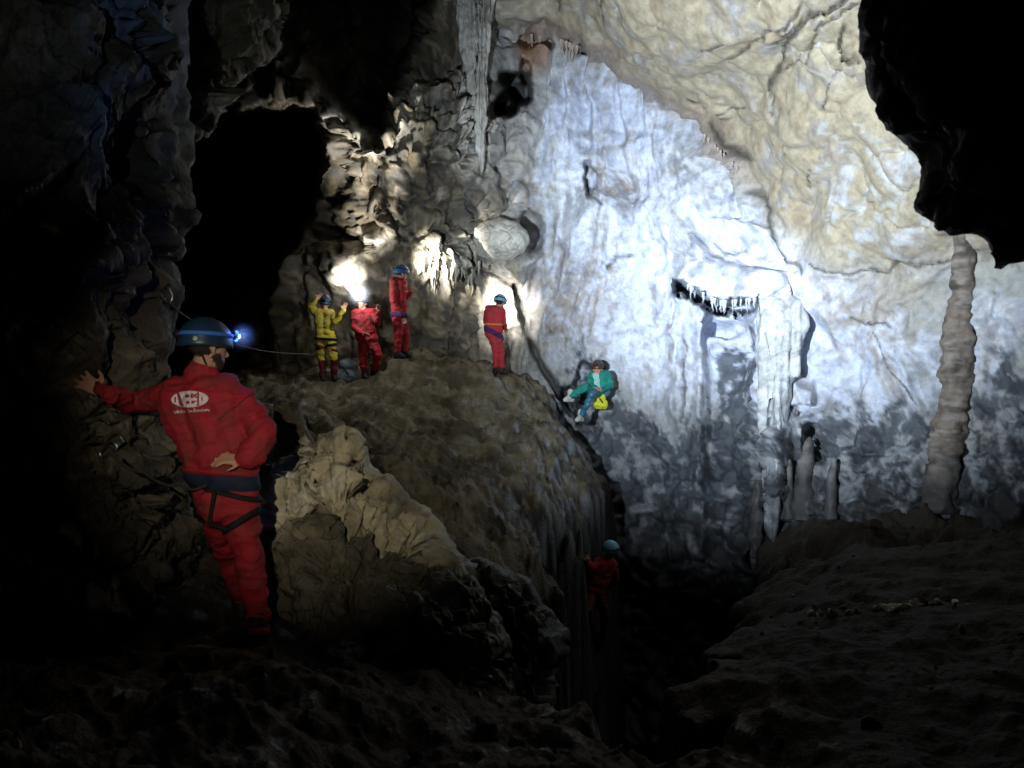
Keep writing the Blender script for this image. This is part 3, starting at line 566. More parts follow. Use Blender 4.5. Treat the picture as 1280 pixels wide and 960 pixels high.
# the fringe of little stalactites under the flowstone lip and under the roof edge
rs = np.random.RandomState(4)
def stalactite(px, py, ln, wd, Y, c):
    path = [P(px + rs.uniform(-1, 1) * t * 1.5, py + ln * t, Y) for t in np.linspace(0, 1, 9)]
    r = np.array([1, .9, .78, .66, .54, .42, .3, .17, .03]) * wd / F * Y
    V, Fc = lathe(path, r, 9, int(px), .12, 9); org = path[0]
    me = mesh_np('stalactite', V - org, Fc); set_color(me, np.tile(np.array(c), (len(V), 1)))
    o = link('stalactite', me, M_WALL, parent=wall); o.location = org
for k in range(30):
    x = rs.uniform(852, 946); yy = np.interp(x, [852, 880, 900, 945], [355, 370, 380, 376]); stalactite(x, yy - 4, rs.uniform(7, 20), rs.uniform(1.3, 2.6), wall_at(x, yy - 8) + .03, (.42, .45, .5))
for k in range(9):
    x = rs.uniform(964, 996); stalactite(x, 460, rs.uniform(8, 16), rs.uniform(1.2, 2.2), wall_at(x, 458) + .04, (.45, .42, .4))
for k in range(26):
    x = rs.uniform(535, 600); yy = rs.uniform(318, 338); stalactite(x, yy, rs.uniform(14, 40), rs.uniform(2.0, 3.6), wall_at(x, yy) - .02, (.46, .43, .35))
for k in range(10):
    x = rs.uniform(640, 735); yy = np.interp(x, [640, 700, 735], [42, 52, 66]); stalactite(x, yy - 3, rs.uniform(10, 26), rs.uniform(1.6, 3), wall_at(x, yy - 8) + .05, (.36, .29, .24))
for k in range(14):
    x = rs.uniform(872, 932); yy = np.interp(x, [870, 932], [160, 222]); stalactite(x, yy - 3, rs.uniform(5, 13), rs.uniform(1, 2), wall_at(x, yy - 10) + .05, (.34, .29, .25))

# ------------------------------------------------------------------ cavers
def capsule(p0, r0, p1, r1, nseg=14, ncap=4):
    p0 = np.asarray(p0, float); p1 = np.asarray(p1, float); ax = p1 - p0; L = np.linalg.norm(ax); ax = ax / (L + 1e-9)
    a = np.cross(ax, [0, 0, 1.0]); a = a if np.linalg.norm(a) > .1 else np.cross(ax, [1.0, 0, 0]); a /= np.linalg.norm(a); b = np.cross(ax, a)
    ang = np.linspace(0, 2 * math.pi, nseg, endpoint=False); ring = np.cos(ang)[:, None] * a + np.sin(ang)[:, None] * b
    V = []
    for k in range(ncap + 1):
        th = math.pi / 2 * (1 - k / ncap) * .98; V.append(p0 - ax * r0 * math.sin(th) + ring * max(r0 * math.cos(th), 1e-4))
    for k in range(ncap + 1):
        th = math.pi / 2 * (k / ncap) * .98; V.append(p1 + ax * r1 * math.sin(th) + ring * max(r1 * math.cos(th), 1e-4))
    m = len(V); fs = [tuple(q) for q in grid_faces(m, nseg, True)]
    fs.append(tuple(range(nseg))[::-1]); fs.append(tuple(range((m - 1) * nseg, m * nseg)))
    return np.concatenate(V), fs

def cap_sd(q, part):
    p0, r0, p1, r1 = part[:4]; d = np.asarray(p1, float) - p0; L = (d @ d) + 1e-9
    t = np.clip((q - p0) @ d / L, 0, 1); return np.linalg.norm(q - p0 - t[:, None] * d, axis=1) - (r0 + (r1 - r0) * t)

def fused(parts, voxel, smooth=5):
    V = []; Fc = []; o = 0
    for pt in parts:
        a, f = capsule(*pt[:4]); V.append(a); Fc += [tuple(int(i) + o for i in q) for q in f]; o += len(a)
    me = bpy.data.meshes.new('tmp'); me.from_pydata(np.concatenate(V).tolist(), [], Fc); me.update()
    ob = bpy.data.objects.new('tmp', me); col.objects.link(ob)
    bmm = bmesh.new(); bmm.from_mesh(me); bmesh.ops.recalc_face_normals(bmm, faces=bmm.faces); bmm.to_mesh(me); bmm.free()
    r = ob.modifiers.new('r', 'REMESH'); r.mode = 'VOXEL'; r.voxel_size = voxel
    s = ob.modifiers.new('s', 'SMOOTH'); s.factor = .5; s.iterations = smooth
    dg = bpy.context.evaluated_depsgraph_get(); dg.update()
    out = bpy.data.meshes.new_from_object(ob.evaluated_get(dg))
    bpy.data.objects.remove(ob); bpy.data.meshes.remove(me)
    return out

def body_mesh(name, parts, voxel, mats, fold=.008, fscale=9.0, origin=None, smooth=5):
    """parts: (p0, r0, p1, r1, tag); one continuous skin over all of them, material by nearest part"""
    me = fused(parts, voxel, smooth); nv = len(me.vertices)
    v = np.empty(nv * 3, np.float32); me.vertices.foreach_get('co', v); v = v.reshape(-1, 3).astype(float)
    nn = np.empty(nv * 3, np.float32); me.vertices.foreach_get('normal', nn); nn = nn.reshape(-1, 3)
    tags = list(dict.fromkeys(p[4] for p in parts)); best = np.full(nv, 1e9); tg = np.zeros(nv, int)
    for p in parts:
        d = cap_sd(v, p); k = d < best; best[k] = d[k]; tg[k] = tags.index(p[4])
    soft = np.array([0.15 if t in ('skin', 'skin_warm', 'hair') else 1.0 for t in tags])[tg]
    wq = v + .06 * np.stack([fbm(v * 3.5, 2), fbm(v * 3.5, 2, off=9), fbm(v * 3.5, 2, off=19)], 1)
    w1 = ridged(np.stack([wq[:, 0] * .5 + wq[:, 2] * .45, wq[:, 1] * .6, wq[:, 2] * 1.25 - wq[:, 0] * .35], 1) * fscale, 3, .42) - .62
    v = v + nn * (soft * fold * (w1 * 1.9 + .5 * fbm(v * fscale * .8, 2)))[:, None]
    org = np.asarray(origin if origin is not None else v[np.argmin(v[:, 2])])
    me.vertices.foreach_set('co', (v - org).astype(np.float32).ravel())
    npoly = len(me.polygons); ls = np.empty(npoly, np.int32); me.polygons.foreach_get('loop_start', ls)
    vi = np.empty(len(me.loops), np.int32); me.loops.foreach_get('vertex_index', vi)
    me.materials.clear()
    for t in tags: me.materials.append(M[mats.get(t, t)])
    me.polygons.foreach_set('material_index', tg[vi[ls]].astype(np.int32)); me.polygons.foreach_set('use_smooth', np.ones(npoly, bool))
    me.update(); me.name = name
    return me, org

def frame(fwd, up):
    f = Vector(fwd).normalized(); u = Vector(up); r = f.cross(u).normalized(); u = r.cross(f).normalized()
    return np.array(r), np.array(f), np.array(u)

def shell(c, fwd, up, w, l, h, drop=.25, nu=36, nv=14, ridge=.05):
    r, f, u = frame(fwd, up); V = []
    for k in range(nv + 1):
        th = (math.pi / 2 + drop) * k / nv
        for j in range(nu):
            a = 2 * math.pi * j / nu
            s = math.sin(th); z = math.cos(th); rd = 1 + ridge * max(0, math.cos(a * 1.0)) * s + ridge * .5 * abs(math.sin(4 * a)) ** 6 * s * (z > .1)
            if k >= nv - 1: rd += .05
            V.append(c + r * (math.sin(a) * s * w * rd) + f * (math.cos(a) * s * l * rd) + u * (z * h))
    # inner wall gives the shell its thickness
    outer = np.array(V); inner = c + (outer - c) * .93 - u * .004
    V = np.concatenate([outer, inner[::-1].reshape(nv + 1, nu, 3)[:, ::-1].reshape(-1, 3)])
    return V, grid_faces(2 * (nv + 1), nu, True)

def band(c, fwd, up, w, l, hgt, z, nu=40, t=.004):
    r, f, u = frame(fwd, up); rows = []
    for (k, zz) in ((1, -hgt / 2), (1 + t / w, -hgt / 2), (1 + t / w, hgt / 2), (1, hgt / 2)):
        rows.append(np.array([c + r * math.sin(a) * w * k + f * math.cos(a) * l * k + u * (z + zz) for a in np.linspace(0, 2 * math.pi, nu, endpoint=False)]))
    rows.append(rows[0]); return np.concatenate(rows), grid_faces(5, nu, True)

def box_bev(c, fwd, up, sx, sy, sz, bev=.2):
    r, f, u = frame(fwd, up); bmm = bmesh.new(); bmesh.ops.create_cube(bmm, size=1)
    for q in bmm.verts: q.co = Vector((q.co.x * sx, q.co.y * sy, q.co.z * sz))
    bmesh.ops.bevel(bmm, geom=bmm.edges[:], offset=min(sx, sy, sz) * bev, segments=2, affect='EDGES')
    mt = Matrix(((r[0], f[0], u[0], c[0]), (r[1], f[1], u[1], c[1]), (r[2], f[2], u[2], c[2]), (0, 0, 0, 1)))
    bmm.transform(mt); me = bpy.data.meshes.new('box'); bmm.to_mesh(me); bmm.free()
    return me

def add_np(name, V, Fc, mat, parent, org):
    me = mesh_np(name, np.asarray(V) - org, Fc); return link(name, me, mat, parent=parent)

def add_mesh(name, me, mat, parent, org):
    me.transform(Matrix.Translation(-Vector(org))); me.name = name; me.polygons.foreach_set('use_smooth', np.ones(len(me.polygons), bool)); return link(name, me, mat, parent=parent)

def disc(c, nrm, r, bulge=.3, n=20, m=5):
    a0, f, u = frame(nrm, (0, 0, 1)); V = []
    for k in range(m + 1):
        s = max(k / m, .02)
        for j in range(n):
            a = 2 * math.pi * j / n; V.append(c + a0 * math.cos(a) * r * s + u * math.sin(a) * r * s + f * bulge * r * (1 - s * s))
    return np.array(V), grid_faces(m + 1, n, True)

def helmet(root, org, c, fwd, up, mat, size=1.0, lens=None, lens_r=.022, strap='plastic', strap_band=True):
    hl, hw, hh = .142 * size, .118 * size, .135 * size
    sh = add_np('helmet', *shell(np.asarray(c), fwd, up, hw, hl, hh), M[mat], root, org)
    r, f, u = frame(fwd, up)
    if strap_band: add_np('lamp_strap', *band(np.asarray(c), fwd, up, hw * 1.03, hl * 1.04, .020 * size, .034 * size), M[strap], sh, org)
    lc = c + f * (hl * 1.12) + u * .045 * size
    add_mesh('lamp_housing', box_bev(lc, fwd, up, .062 * size, .04 * size, .044 * size, .25), M['plastic'], sh, org)
    if lens: add_np('lamp_lens', *disc(lc + f * .022 * size, f, lens_r), M[lens], sh, org)
    add_mesh('battery_box', box_bev(c - f * (hl * 1.06) + u * .03, fwd, up, .05 * size, .03 * size, .04 * size, .25), M['plastic'], sh, org)
    return sh, lc + f * .06

def wrap_strip(bvh, c, axis, width, off=.006, n=56, reach=.6, arc=(0, 360)):
    ax = Vector(axis).normalized(); a = ax.cross(Vector((0, 1, 0))); a = a if a.length > .1 else ax.cross(Vector((1, 0, 0))); a.normalize(); b = ax.cross(a); rows = []; c = Vector(c)
    full = arc == (0, 360)
    angs = np.radians(np.linspace(arc[0], arc[1], n, endpoint=not full))
    for s, ex in ((-.5, 0), (-.42, 1), (0, 1.1), (.42, 1), (.5, 0)):
        row = []
        for t in angs:
            d = a * math.cos(t) + b * math.sin(t); cc = c + ax * (s * width)
            h = bvh.ray_cast(cc + d * reach, -d, reach)
            row.append(np.array(h[0] + d * (off * ex - .001)) if h[0] is not None else None)
        good = [q for q in row if q is not None]
        for k in range(len(row)):
            if row[k] is None:
                row[k] = next((row[(k - j) % len(row)] for j in range(1, len(row)) if row[(k - j) % len(row)] is not None), np.array(c))
        rows.append(np.array(row))
    return np.concatenate(rows), grid_faces(5, len(angs), full)

def bvh_of(me, org):
    me.calc_loop_triangles(); return BVHTree.FromPolygons([tuple(np.array(q.co) + org) for q in me.vertices], [tuple(p.vertices) for p in me.polygons])

def boot(root, org, ankle, toe, mat, s=1.0, sole=True):
    an = np.asarray(ankle, float); to = np.asarray(toe, float); d = to - an; d[2] = 0; d /= np.linalg.norm(d) + 1e-9
    heel = an - d * .045 * s; heel[2] = to[2]
    parts = [(an + [0, 0, .10 * s], .060 * s, an, .058 * s, 'boot'), (an, .058 * s, heel + [0, 0, .0], .045 * s, 'boot'), (an - [0, 0, .01], .055 * s, (an + to) / 2 + [0, 0, .005], .05 * s, 'boot'), ((an + to) / 2, .05 * s, to, .043 * s, 'boot'), (heel, .043 * s, to, .042 * s, 'boot')]
    me = fused(parts, .014, 3); me.polygons.foreach_set('use_smooth', np.ones(len(me.polygons), bool)); me.transform(Matrix.Translation(-Vector(org))); me.materials.clear()
    return link('boot', me, M[mat], parent=root)

def head_parts(c, fwd, up, s=1.0, beard=False, skin='skin'):
    r, f, u = frame(fwd, up); c = np.asarray(c, float)
    L = lambda a, b, d: c + (r * a + f * b + u * d) * s
    P_ = [(L(0, -.025, .035), .082 * s, L(0, .02, .035), .078 * s, 'hair'), (L(0, .035, -.01), .068 * s, L(0, .045, -.055), .052 * s, skin), (L(0, .05, -.075), .036 * s, L(0, .062, -.098), .028 * s, 'hair' if beard else skin),
          (L(0, .096, -.005), .013 * s, L(0, .112, -.03), .015 * s, skin), (L(0, .09, -.062), .010 * s, L(0, .094, -.064), .010 * s, skin), (L(-.03, .085, .012), .014 * s, L(.03, .085, .012), .014 * s, skin),
          (L(.078, .0, .0), .014 * s, L(.080, -.004, -.035), .010 * s, skin), (L(-.078, .0, .0), .014 * s, L(-.080, -.004, -.035), .010 * s, skin)]
    if beard: P_ += [(L(.05, .03, -.045), .024 * s, L(.03, .06, -.085), .022 * s, 'hair'), (L(-.05, .03, -.045), .024 * s, L(-.03, .06, -.085), .022 * s, 'hair')]
    return P_

def hand_parts(wrist, direction, palm_n, s=1.0, curl=.35, side=1, tag='skin', spread=.16):
    d = np.asarray(direction, float); d /= np.linalg.norm(d); nrm = np.asarray(palm_n, float); nrm -= d * (nrm @ d); nrm /= np.linalg.norm(nrm); lat = np.cross(d, nrm) * side
    w_ = np.asarray(wrist, float); out = []
    for k, (o, ln) in enumerate(((-.030, .072), (-.010, .082), (.011, .076), (.030, .060))):
        base = w_ + d * .092 * s + lat * o * s; out.append((w_ + d * .02 * s + lat * o * .7 * s, .016 * s, base, .0125 * s, tag))
        q = base; ang = 0; dd = d + lat * spread * (o / .03)
        for seg, fr in ((0, .45), (1, .32), (2, .23)):
            ang += curl * (.6, 1.0, .8)[seg]; v = dd * math.cos(ang) + nrm * math.sin(ang); v /= np.linalg.norm(v)
            q2 = q + v * ln * fr * s; out.append((q, (.0100, .0092, .0085)[seg] * s, q2, (.0092, .0085, .0078)[seg] * s, tag)); q = q2
    tb = w_ + d * .03 * s - lat * .030 * s; t1 = tb + (d * .6 - lat * .75 + nrm * .2) * .042 * s; t2 = t1 + (d * .85 - lat * .35 + nrm * .35) * .036 * s
    out += [(tb, .015 * s, t1, .0115 * s, tag), (t1, .0112 * s, t2, .009 * s, tag)]
    return out

GROUP_RED = 'cavers in the chamber'
def person(label): 
    o = bpy.data.objects.new('person', None); col.objects.link(o); o['label'] = label; o['category'] = 'person'; o['group'] = GROUP_RED; o.empty_display_size = .2
    return o

PILLAR = bpy.data.objects['rock_pillar']
bpy.context.view_layer.update()
def near_hit(px, py, default):
    mw = PILLAR.location; ok, loc, nr_, ix = PILLAR.ray_cast(-mw, Vector(P(px, py, 1)).normalized()); return (loc + mw).y if ok else default
HY = min(near_hit(x, y, 4.6) for x in (106, 114, 122, 128) for y in (478, 486, 494)) - .045 - 4.2
# ---- the leaning caver in the foreground
Y0 = 4.2
J = lambda x, y, dy=0.0: P(x, y, Y0 + dy)
root = person('caver in red jacket and trousers seen from behind, leaning one hand on the left rock')
org = J(318, 800); org[2] = J(318, 802)[2]; root.location = org
hd_f = (.68, .73, -.04); hd_u = (-.05, 0, 1)
parts = head_parts(J(259, 436), hd_f, hd_u, 1.0, beard=True)
parts += [(J(256, 452), .062, J(252, 474), .070, 'skin'), (J(251, 466), .085, J(250, 478), .095, 'red')]
parts += [(J(222, 492, .02), .100, J(284, 490, .0), .100, 'red'), (J(230, 505), .135, J(262, 582), .125, 'red'), (J(284, 505), .128, J(290, 578), .118, 'red'), (J(255, 495, -.05), .12, J(275, 580, -.05), .115, 'red'), (J(245, 520, .06), .12, J(280, 585, .06), .13, 'red'),
    (J(262, 585), .128, J(296, 580), .120, 'red'),
    (J(264, 600), .105, J(300, 596), .098, 'navy'), (J(268, 614), .112, J(300, 610), .108, 'red'), (J(272, 628, -.03), .118, J(299, 628, -.03), .112, 'red')]
# arm on the rock
parts += [(J(212, 494, .02), .088, J(166, 503, .10), .072, 'red'), (J(166, 503, .10), .070, J(138, 494, HY - .02), .050, 'red'), (J(140, 494, HY - .02), .036, J(126, 489, HY), .030, 'skin')]
parts += hand_parts(J(130, 490, HY), J(108, 478, HY) - J(130, 490, HY), (0, 1, -.1), 1.05, .16, 1, spread=.35)
# arm akimbo, back of the hand on the hip
parts += [(J(300, 497), .086, J(332, 545, -.06), .072, 'red'), (J(332, 545, -.06), .070, J(309, 574, -.14), .056, 'red'), (J(316, 560, -.09), .060, J(322, 570, -.10), .050, 'red'), (J(310, 573, -.13), .034, J(303, 575, -.145), .030, 'skin')]
parts += hand_parts(J(305, 575, -.135), J(290, 574, -.15) - J(305, 575, -.13), (-.1, .6, -.7), .9, .4, -1)
# legs: weight on the right one, the other stepped forward
parts += [(J(298, 634, -.02), .112, J(311, 700, -.02), .082, 'red'), (J(311, 700, -.02), .080, J(322, 762, 0), .062, 'red'), (J(322, 762, 0), .064, J(323, 784, .0), .066, 'red'), (J(323, 788), .04, J(318, 797, .06), .035, 'boot'),
    (J(274, 636, .03), .104, J(284, 692, .42), .080, 'red'), (J(284, 692, .42), .078, J(302, 752, .62), .060, 'red'), (J(302, 756, .62), .04, J(302, 764, .68), .035, 'boot')]
me, _ = body_mesh('body', parts, .0075, {}, .016, 6.0, org, 5); body = link('body', me, None, root)
bv = bvh_of(me, org)
hs, lamp_at = helmet(root, org, J(256, 427), hd_f, hd_u, 'helm_navy', 1.0, 'lens_blue', .032, 'strap_blue')
lf = frame(hd_f, hd_u)
add_np('lens_core', *disc(lamp_at - lf[1] * .030, lf[1], .013, 1.2), M['lens_core'], hs, org)
add_mesh('strap_tag', box_bev(J(243, 425, -.128), (0, 1, 0), (.45, 0, 1), .022, .008, .042, .2), M['strap_tag'], hs, org)
for a, b in (((248, 432), (262, 466)),):
    V, Fc = capsule(J(a[0], a[1], -.075), .006, J(b[0], b[1], -.04), .006); add_mesh_v = bpy.data.meshes.new('s'); add_mesh_v.from_pydata(V.tolist(), [], Fc); add_mesh('chin_strap', add_mesh_v, M['black'], hs, org)
gl = bpy.data.lights.new('helmet_lamp_glow', 'POINT'); gl.energy = 1.2; gl.color = (.05, .2, 1); gl.shadow_soft_size = .03; go = bpy.data.objects.new('helmet_lamp_glow', gl); col.objects.link(go); go.location = Vector(lamp_at + lf[1] * .03 + np.array([0, -.06, .03]))
spot('helmet_lamp_core', lamp_at + lf[1] * .16, P(890, 330, 14.3), 3600, 34, (0.80, 0.91, 1.0), 1.0, 0.02)
spot('helmet_lamp_beam', lamp_at + lf[1] * .16, BEAM_AIM, BEAM_W, 76, (0.76, 0.885, 1.0), 1.0, 0.02)
add_np('waist_belt', *wrap_strip(bv, J(283, 600), J(285, 560) - J(281, 620), .085, .012), M['navy'], root, org)
add_np('harness_strap', *wrap_strip(bv, J(286, 612), J(288, 560) - J(272, 620), .028, .016), M['black'], root, org)
add_np('leg_loop', *wrap_strip(bv, J(301, 652, -.02), (J(322, 690) - J(292, 640)), .040, .012, reach=.19), M['black'], root, org)
V, Fc = [], []
for (a, b, c_) in (((268, 616, -.14), (262, 655, -.12), .012), ((262, 655, -.12), (282, 662, -.13), .010)):
    V, Fc = capsule(J(*a), c_, J(*b), c_); m_ = bpy.data.meshes.new('sling'); m_.from_pydata(V.tolist(), [], Fc); add_mesh('sling', m_, M['black'], root, org)
add_np('jacket_hem', *wrap_strip(bv, J(279, 588), J(281, 550) - J(277, 610), .035, .010), M['red'], root, org)
add_np('cuff', *wrap_strip(bv, J(142, 495, HY - .02), J(160, 502, .08) - J(140, 495, HY - .02), .035, .008, reach=.12), M['red'], root, org)
add_np('armhole_seam', *wrap_strip(bv, J(214, 496, .02), (1, 0, .15), .008, .004, reach=.22), M['dark_red'], root, org)
add_np('armhole_seam', *wrap_strip(bv, J(305, 504, -.01), (1, 0, -1.1), .008, .004, reach=.20), M['dark_red'], root, org)
add_np('trouser_cuff', *wrap_strip(bv, J(322, 776), (0, 0, 1), .03, .006, reach=.14), M['dark_red'], root, org)
boot(root, org, J(322, 786), J(306, 799, .13), 'boot'); boot(root, org, J(302, 756, .62), J(300, 766, .80), 'boot')
# print on the back of the jacket, laid on the cloth
def print_mask(x, y):                       # x, y in photo pixels over the back
    u, w_ = (x - 237.3) / 23.0, (y - 499.0 + (x - 237) * .02) / 10.2
    oval = u * u + w_ * w_ < 1
    left = oval & (u < -.64 + .10 * w_) & ~((np.abs(u + .80) < .045) & (np.abs(w_ - .05) < .35))
    mid = oval & (u > -.44 + .16 * w_) & (u < .40)
    holes = np.zeros_like(mid)
    for (a, b, ww, hh) in ((-.12, -.38, .10, .20), (.10, -.38, .05, .20), (-.10, .40, .09, .17), (.17, .38, .08, .17), (.30, .28, .08, .06)): holes |= (np.abs(u - a) < ww) & (np.abs(w_ - b) < hh)
    xx = (np.abs(np.abs(u - .26) - np.abs(w_ + .40) * .55) < .06) & (np.abs(w_ + .4) < .28)
    right = oval & (u > .50) & ~((np.abs(u - .66) < .035) & (np.abs(w_) < .25))
    rim = (u * u + w_ * w_ > .93) & oval & (np.abs(u) < .6)
    m = left | (mid & ~holes & ~xx) | right | rim
    tx = (x - 217) / 45.0; base = 515.5 - tx * 3.2; k = x * 2.1
    wave = base + 1.0 * np.sin(k) * (1 + .6 * np.sin(x * .7)) ; gap = (np.abs(tx - .37) > .035) & (np.abs(tx - .55) > .015)
    return m | ((np.abs(y - wave) < .55) & (tx > 0) & (tx < 1) & gap) | ((np.abs(x - 222) < .5) & (np.abs(y - 515) < 2.2)) | ((np.abs(x - 243) < .5) & (np.abs(y - 512.6) < 2.2))
gxs = np.arange(213, 264, .3); gys = np.arange(487, 519, .3); GX, GY = np.meshgrid(gxs, gys); mk = print_mask(GX, GY); V = []; Fc = []; idx = {}
def pv(i, j):
    if (i, j) not in idx:
        dr = Vector(P(gxs[j] - .15, gys[i] - .15, 1)).normalized(); h = bv.ray_cast(Vector((0, 0, 0)), dr)
        q = (h[0] + h[1] * .002 - dr * .004) if h[0] is not None else Vector(J(gxs[j], gys[i], -.15)); idx[(i, j)] = len(V); V.append(np.array(q))
    return idx[(i, j)]
for i in range(len(gys) - 1):
    for j in range(len(gxs) - 1):
        if mk[i, j]: Fc.append((pv(i, j), pv(i, j + 1), pv(i + 1, j + 1), pv(i + 1, j)))
add_np('back_print', V, Fc, M['print_white'], body, org)

# ---- helpers for the distant cavers: joints are photo pixels on the ledge they stand on
def caver(label, Yc, head, hfwd, hup, neck, torso, arms, legs, colors, helm, lens=None, belt=None, hs_=1.0, hands='skin', boots='boot', head_skin='skin', foot=None):
    root = person(label); Jc = lambda q: P(q[0], q[1], Yc + (q[2] if len(q) > 2 else 0.0))
    feet = [Jc(l[2]) for l in legs]; org = feet[0].copy() if foot is None else Jc(foot); root.location = org
    pr = head_parts(Jc(head), hfwd, hup, hs_, skin=head_skin)
    pr.append((Jc(head) - np.array([0, 0, .05]), .055, Jc(neck), .065, 'skin'))
    c0 = colors['top']
    for a, ra, b, rb, *t in torso: pr.append((Jc(a), ra, Jc(b), rb, t[0] if t else c0))
    for sh, el, wr, dr, *t in arms:
        tg = t[0] if t else c0
        pr += [(Jc(sh), .082, Jc(el), .064, tg), (Jc(el), .062, Jc(wr), .048, tg)]
        v = np.asarray(dr, float); pr += hand_parts(Jc(wr), v, (.2, -.6, -.6) if abs(v[1]) < .6 else (0, 0, -1), 1.05, .5, 1, hands)
    for hip, kn, an, toe, *t in legs:
        t1, t2 = (t + [colors['leg'], colors.get('shin', colors['leg'])])[:2] if not t else t
        pr += [(Jc(hip), .108, Jc(kn), .080, t1), (Jc(kn), .078, Jc(an), .058, t2), (Jc(an) - np.array([0, 0, .03]), .04, Jc(toe), .03, 'boot')]
    me, _ = body_mesh('body', pr, .011, {}, .016, 5.5, org, 4); body = link('body', me, None, root); bv = bvh_of(me, org)
    for hip, kn, an, toe, *t in legs: boot(root, org, Jc(an) , Jc(toe), boots, 1.0)
    h, lp = helmet(root, org, Jc(head) + np.array(Vector(hup).normalized()) * .045, hfwd, hup, helm, 1.02, lens, .062)
    for (c_, ax, wd, mt, nm) in (belt or []): add_np(nm, *wrap_strip(bv, Jc(c_), ax, wd, .014, reach=.45), M[mt], root, org)
    return root, body, lp, bv, org, h

Yy = 14.4
caver('caver in bright yellow suit with raised arms on the ledge', Yy, (405.5, 380), (.25, -.95, -.25), (.1, 0, 1), (405, 388),
    [((399,393),.115,(402,418),.115),((411,393),.11,(410,418),.115),((399,391),.09,(413,391),.085),((402,424),.125,(412,423),.12)],
    [((395,391),(388.5,383,-.05),(396,374,-.1),(.5,-.2,.6)),((415,393),(420,403,-.12),(429,388,-.2),(.35,-.2,.9))],
    [((401,429),(402,449),(404,472),(404,475.5,-.16)),((413,428),(417,448,-.05),(418,471),(419,474.5,-.16))],
    dict(top='yellow', leg='yellow', shin='dark_red'), 'helm_navy', None,
    [((406,424),(.05,0,1),.05,'black','waist_belt'),((401,433),(.25,0,1),.05,'dark_red','leg_loop'),((414,432),(-.25,0,1),.05,'black','leg_loop')])
r3, b3, l3, bv3, o3, h3 = caver('caver in dark red suit with a glaring white headlamp', 14.2, (453, 379), (-.35, -.9, .1), (0, 0, 1), (454, 387),
    [((448,395),.125,(453,420),.125),((460,395),.12,(463,420),.12),((445,392),.09,(464,391),.09),((455,425),.125,(465,424),.125)],
    [((444,393),(443,409,-.05),(455,418.5,-.2),(.9,-.4,-.05)),((466,393),(472,404,-.1),(472.5,391,-.2),(.1,-.3,.9))],
    [((454,431),(454,449),(456,470),(459,473.5,-.14)),((466,430),(473,445,-.12),(467,464,.1),(470,468,0))],
    dict(top='red', leg='red'), 'helm_navy', 'lens_white')
caver('caver in red suit standing tallest on the ledge, turned sideways', 14.3, (501.5, 342.5), (.85, .45, .0), (0, 0, 1), (499, 349),
    [((495,355),.125,(496,385),.115),((500,356),.12,(501,384),.115),((493,352),.09,(503,353),.085),((497,391),.125,(501,391),.12)],
    [((492,354,-.08),(491.5,378,-.14),(503,395,-.16),(.4,-.1,-.9)),((503,355,.1),(508,372,.15),(513,366,.05),(.5,-.2,.5))],
    [((497,398,-.04),(498,421,-.05),(497,442,0),(505,446,-.06)),((502,398,.06),(508,420,.08),(505,441,.1),(512,445,.04))],
    dict(top='red_far', leg='red_far'), 'helm_blue', None, [((498,394),(.1,0,1),.10,'violet','waist_belt')])
caver('caver in red suit bending toward the wall, alone at the ledge\'s right end', 15.5, (625, 378.5), (.5, .85, -.25), (.1, .1, 1), (623, 384),
    [((614,390),.135,(613,410),.13),((622,390),.125,(620,410),.125),((611,387,.0),.095,(626,387,.05),.09),((614,416),.135,(621,414),.125)],
    [((627,389,.05),(630,403,.12),(631,410,.3),(.2,.8,-.3)),((610,389,.02),(608,402,.12),(616,408,.35),(.4,.8,-.2))],
    [((616,421),(621,440,-.02),(619,462,.02),(617,467,-.16)),((622,419,.04),(626,440,.05),(628,462,.06),(633,466,.0))],
    dict(top='red_far', leg='red_far'), 'helm_pale', None, [((616,405),(.05,-.1,1),.035,'orange','tool_strap'),((617,416),(.5,0,1),.10,'violet','waist_belt')])
# seated caver in the wall niche
Yg = min(wall_at(745, 505), wall_at(762, 482), 15.6) - .30
caver('seated caver in teal jacket and wet blue trousers in the wall niche', Yg, (747, 461), (-.25, -.93, -.15), (0, 0, 1), (748, 467),
    [((744,472),.125,(746,484),.12,'pale_teal'),((754,471),.13,(754,486),.13),((741,469),.085,(758,468),.09),((748,489),.125,(756,489),.12,'blue')],
    [((760,471),(764,482,-.05),(752,488,-.25),(-.8,-.5,-.1)),((740,471,-.02),(737,481,-.15),(744,485,-.28),(.7,-.6,.1))],
    [((747,490,-.05),(740,493,-.48),(726,521,-.3),(721,525,-.42),'blue','blue'),((741,488,-.05),(731,484,-.42),(713,496,-.25),(706,500,-.32),'green','green')],
    dict(top='green', leg='blue'), 'helm_dark', None, None, 1.08, 'skin', 'white_shoe', 'skin_warm', foot=(748, 497))
# caver climbing out of the pit, half in the dark
caver('caver in dark red climbing up the crack above the pit, pale helmet', 12.4, (765, 689), (-.6, .7, .1), (-.35, 0, 1), (760, 697),
    [((752,708),.125,(742,728),.12),((760,709),.12,(750,732),.12),((750,703),.09,(766,706),.09),((740,735),.125,(748,738),.12)],
    [((750,704),(740,712,-.1),(735,702,-.05),(-.3,.3,.9)),((766,708),(770,722,.1),(764,734,.2),(-.4,.5,-.6))],
    [((740,742),(734,762,-.2),(742,790,.1),(742,795,.2)),((748,744),(756,767,.1),(754,795,.25),(754,799,.4))],
    dict(top='red', leg='dark_red'), 'helm_pale')

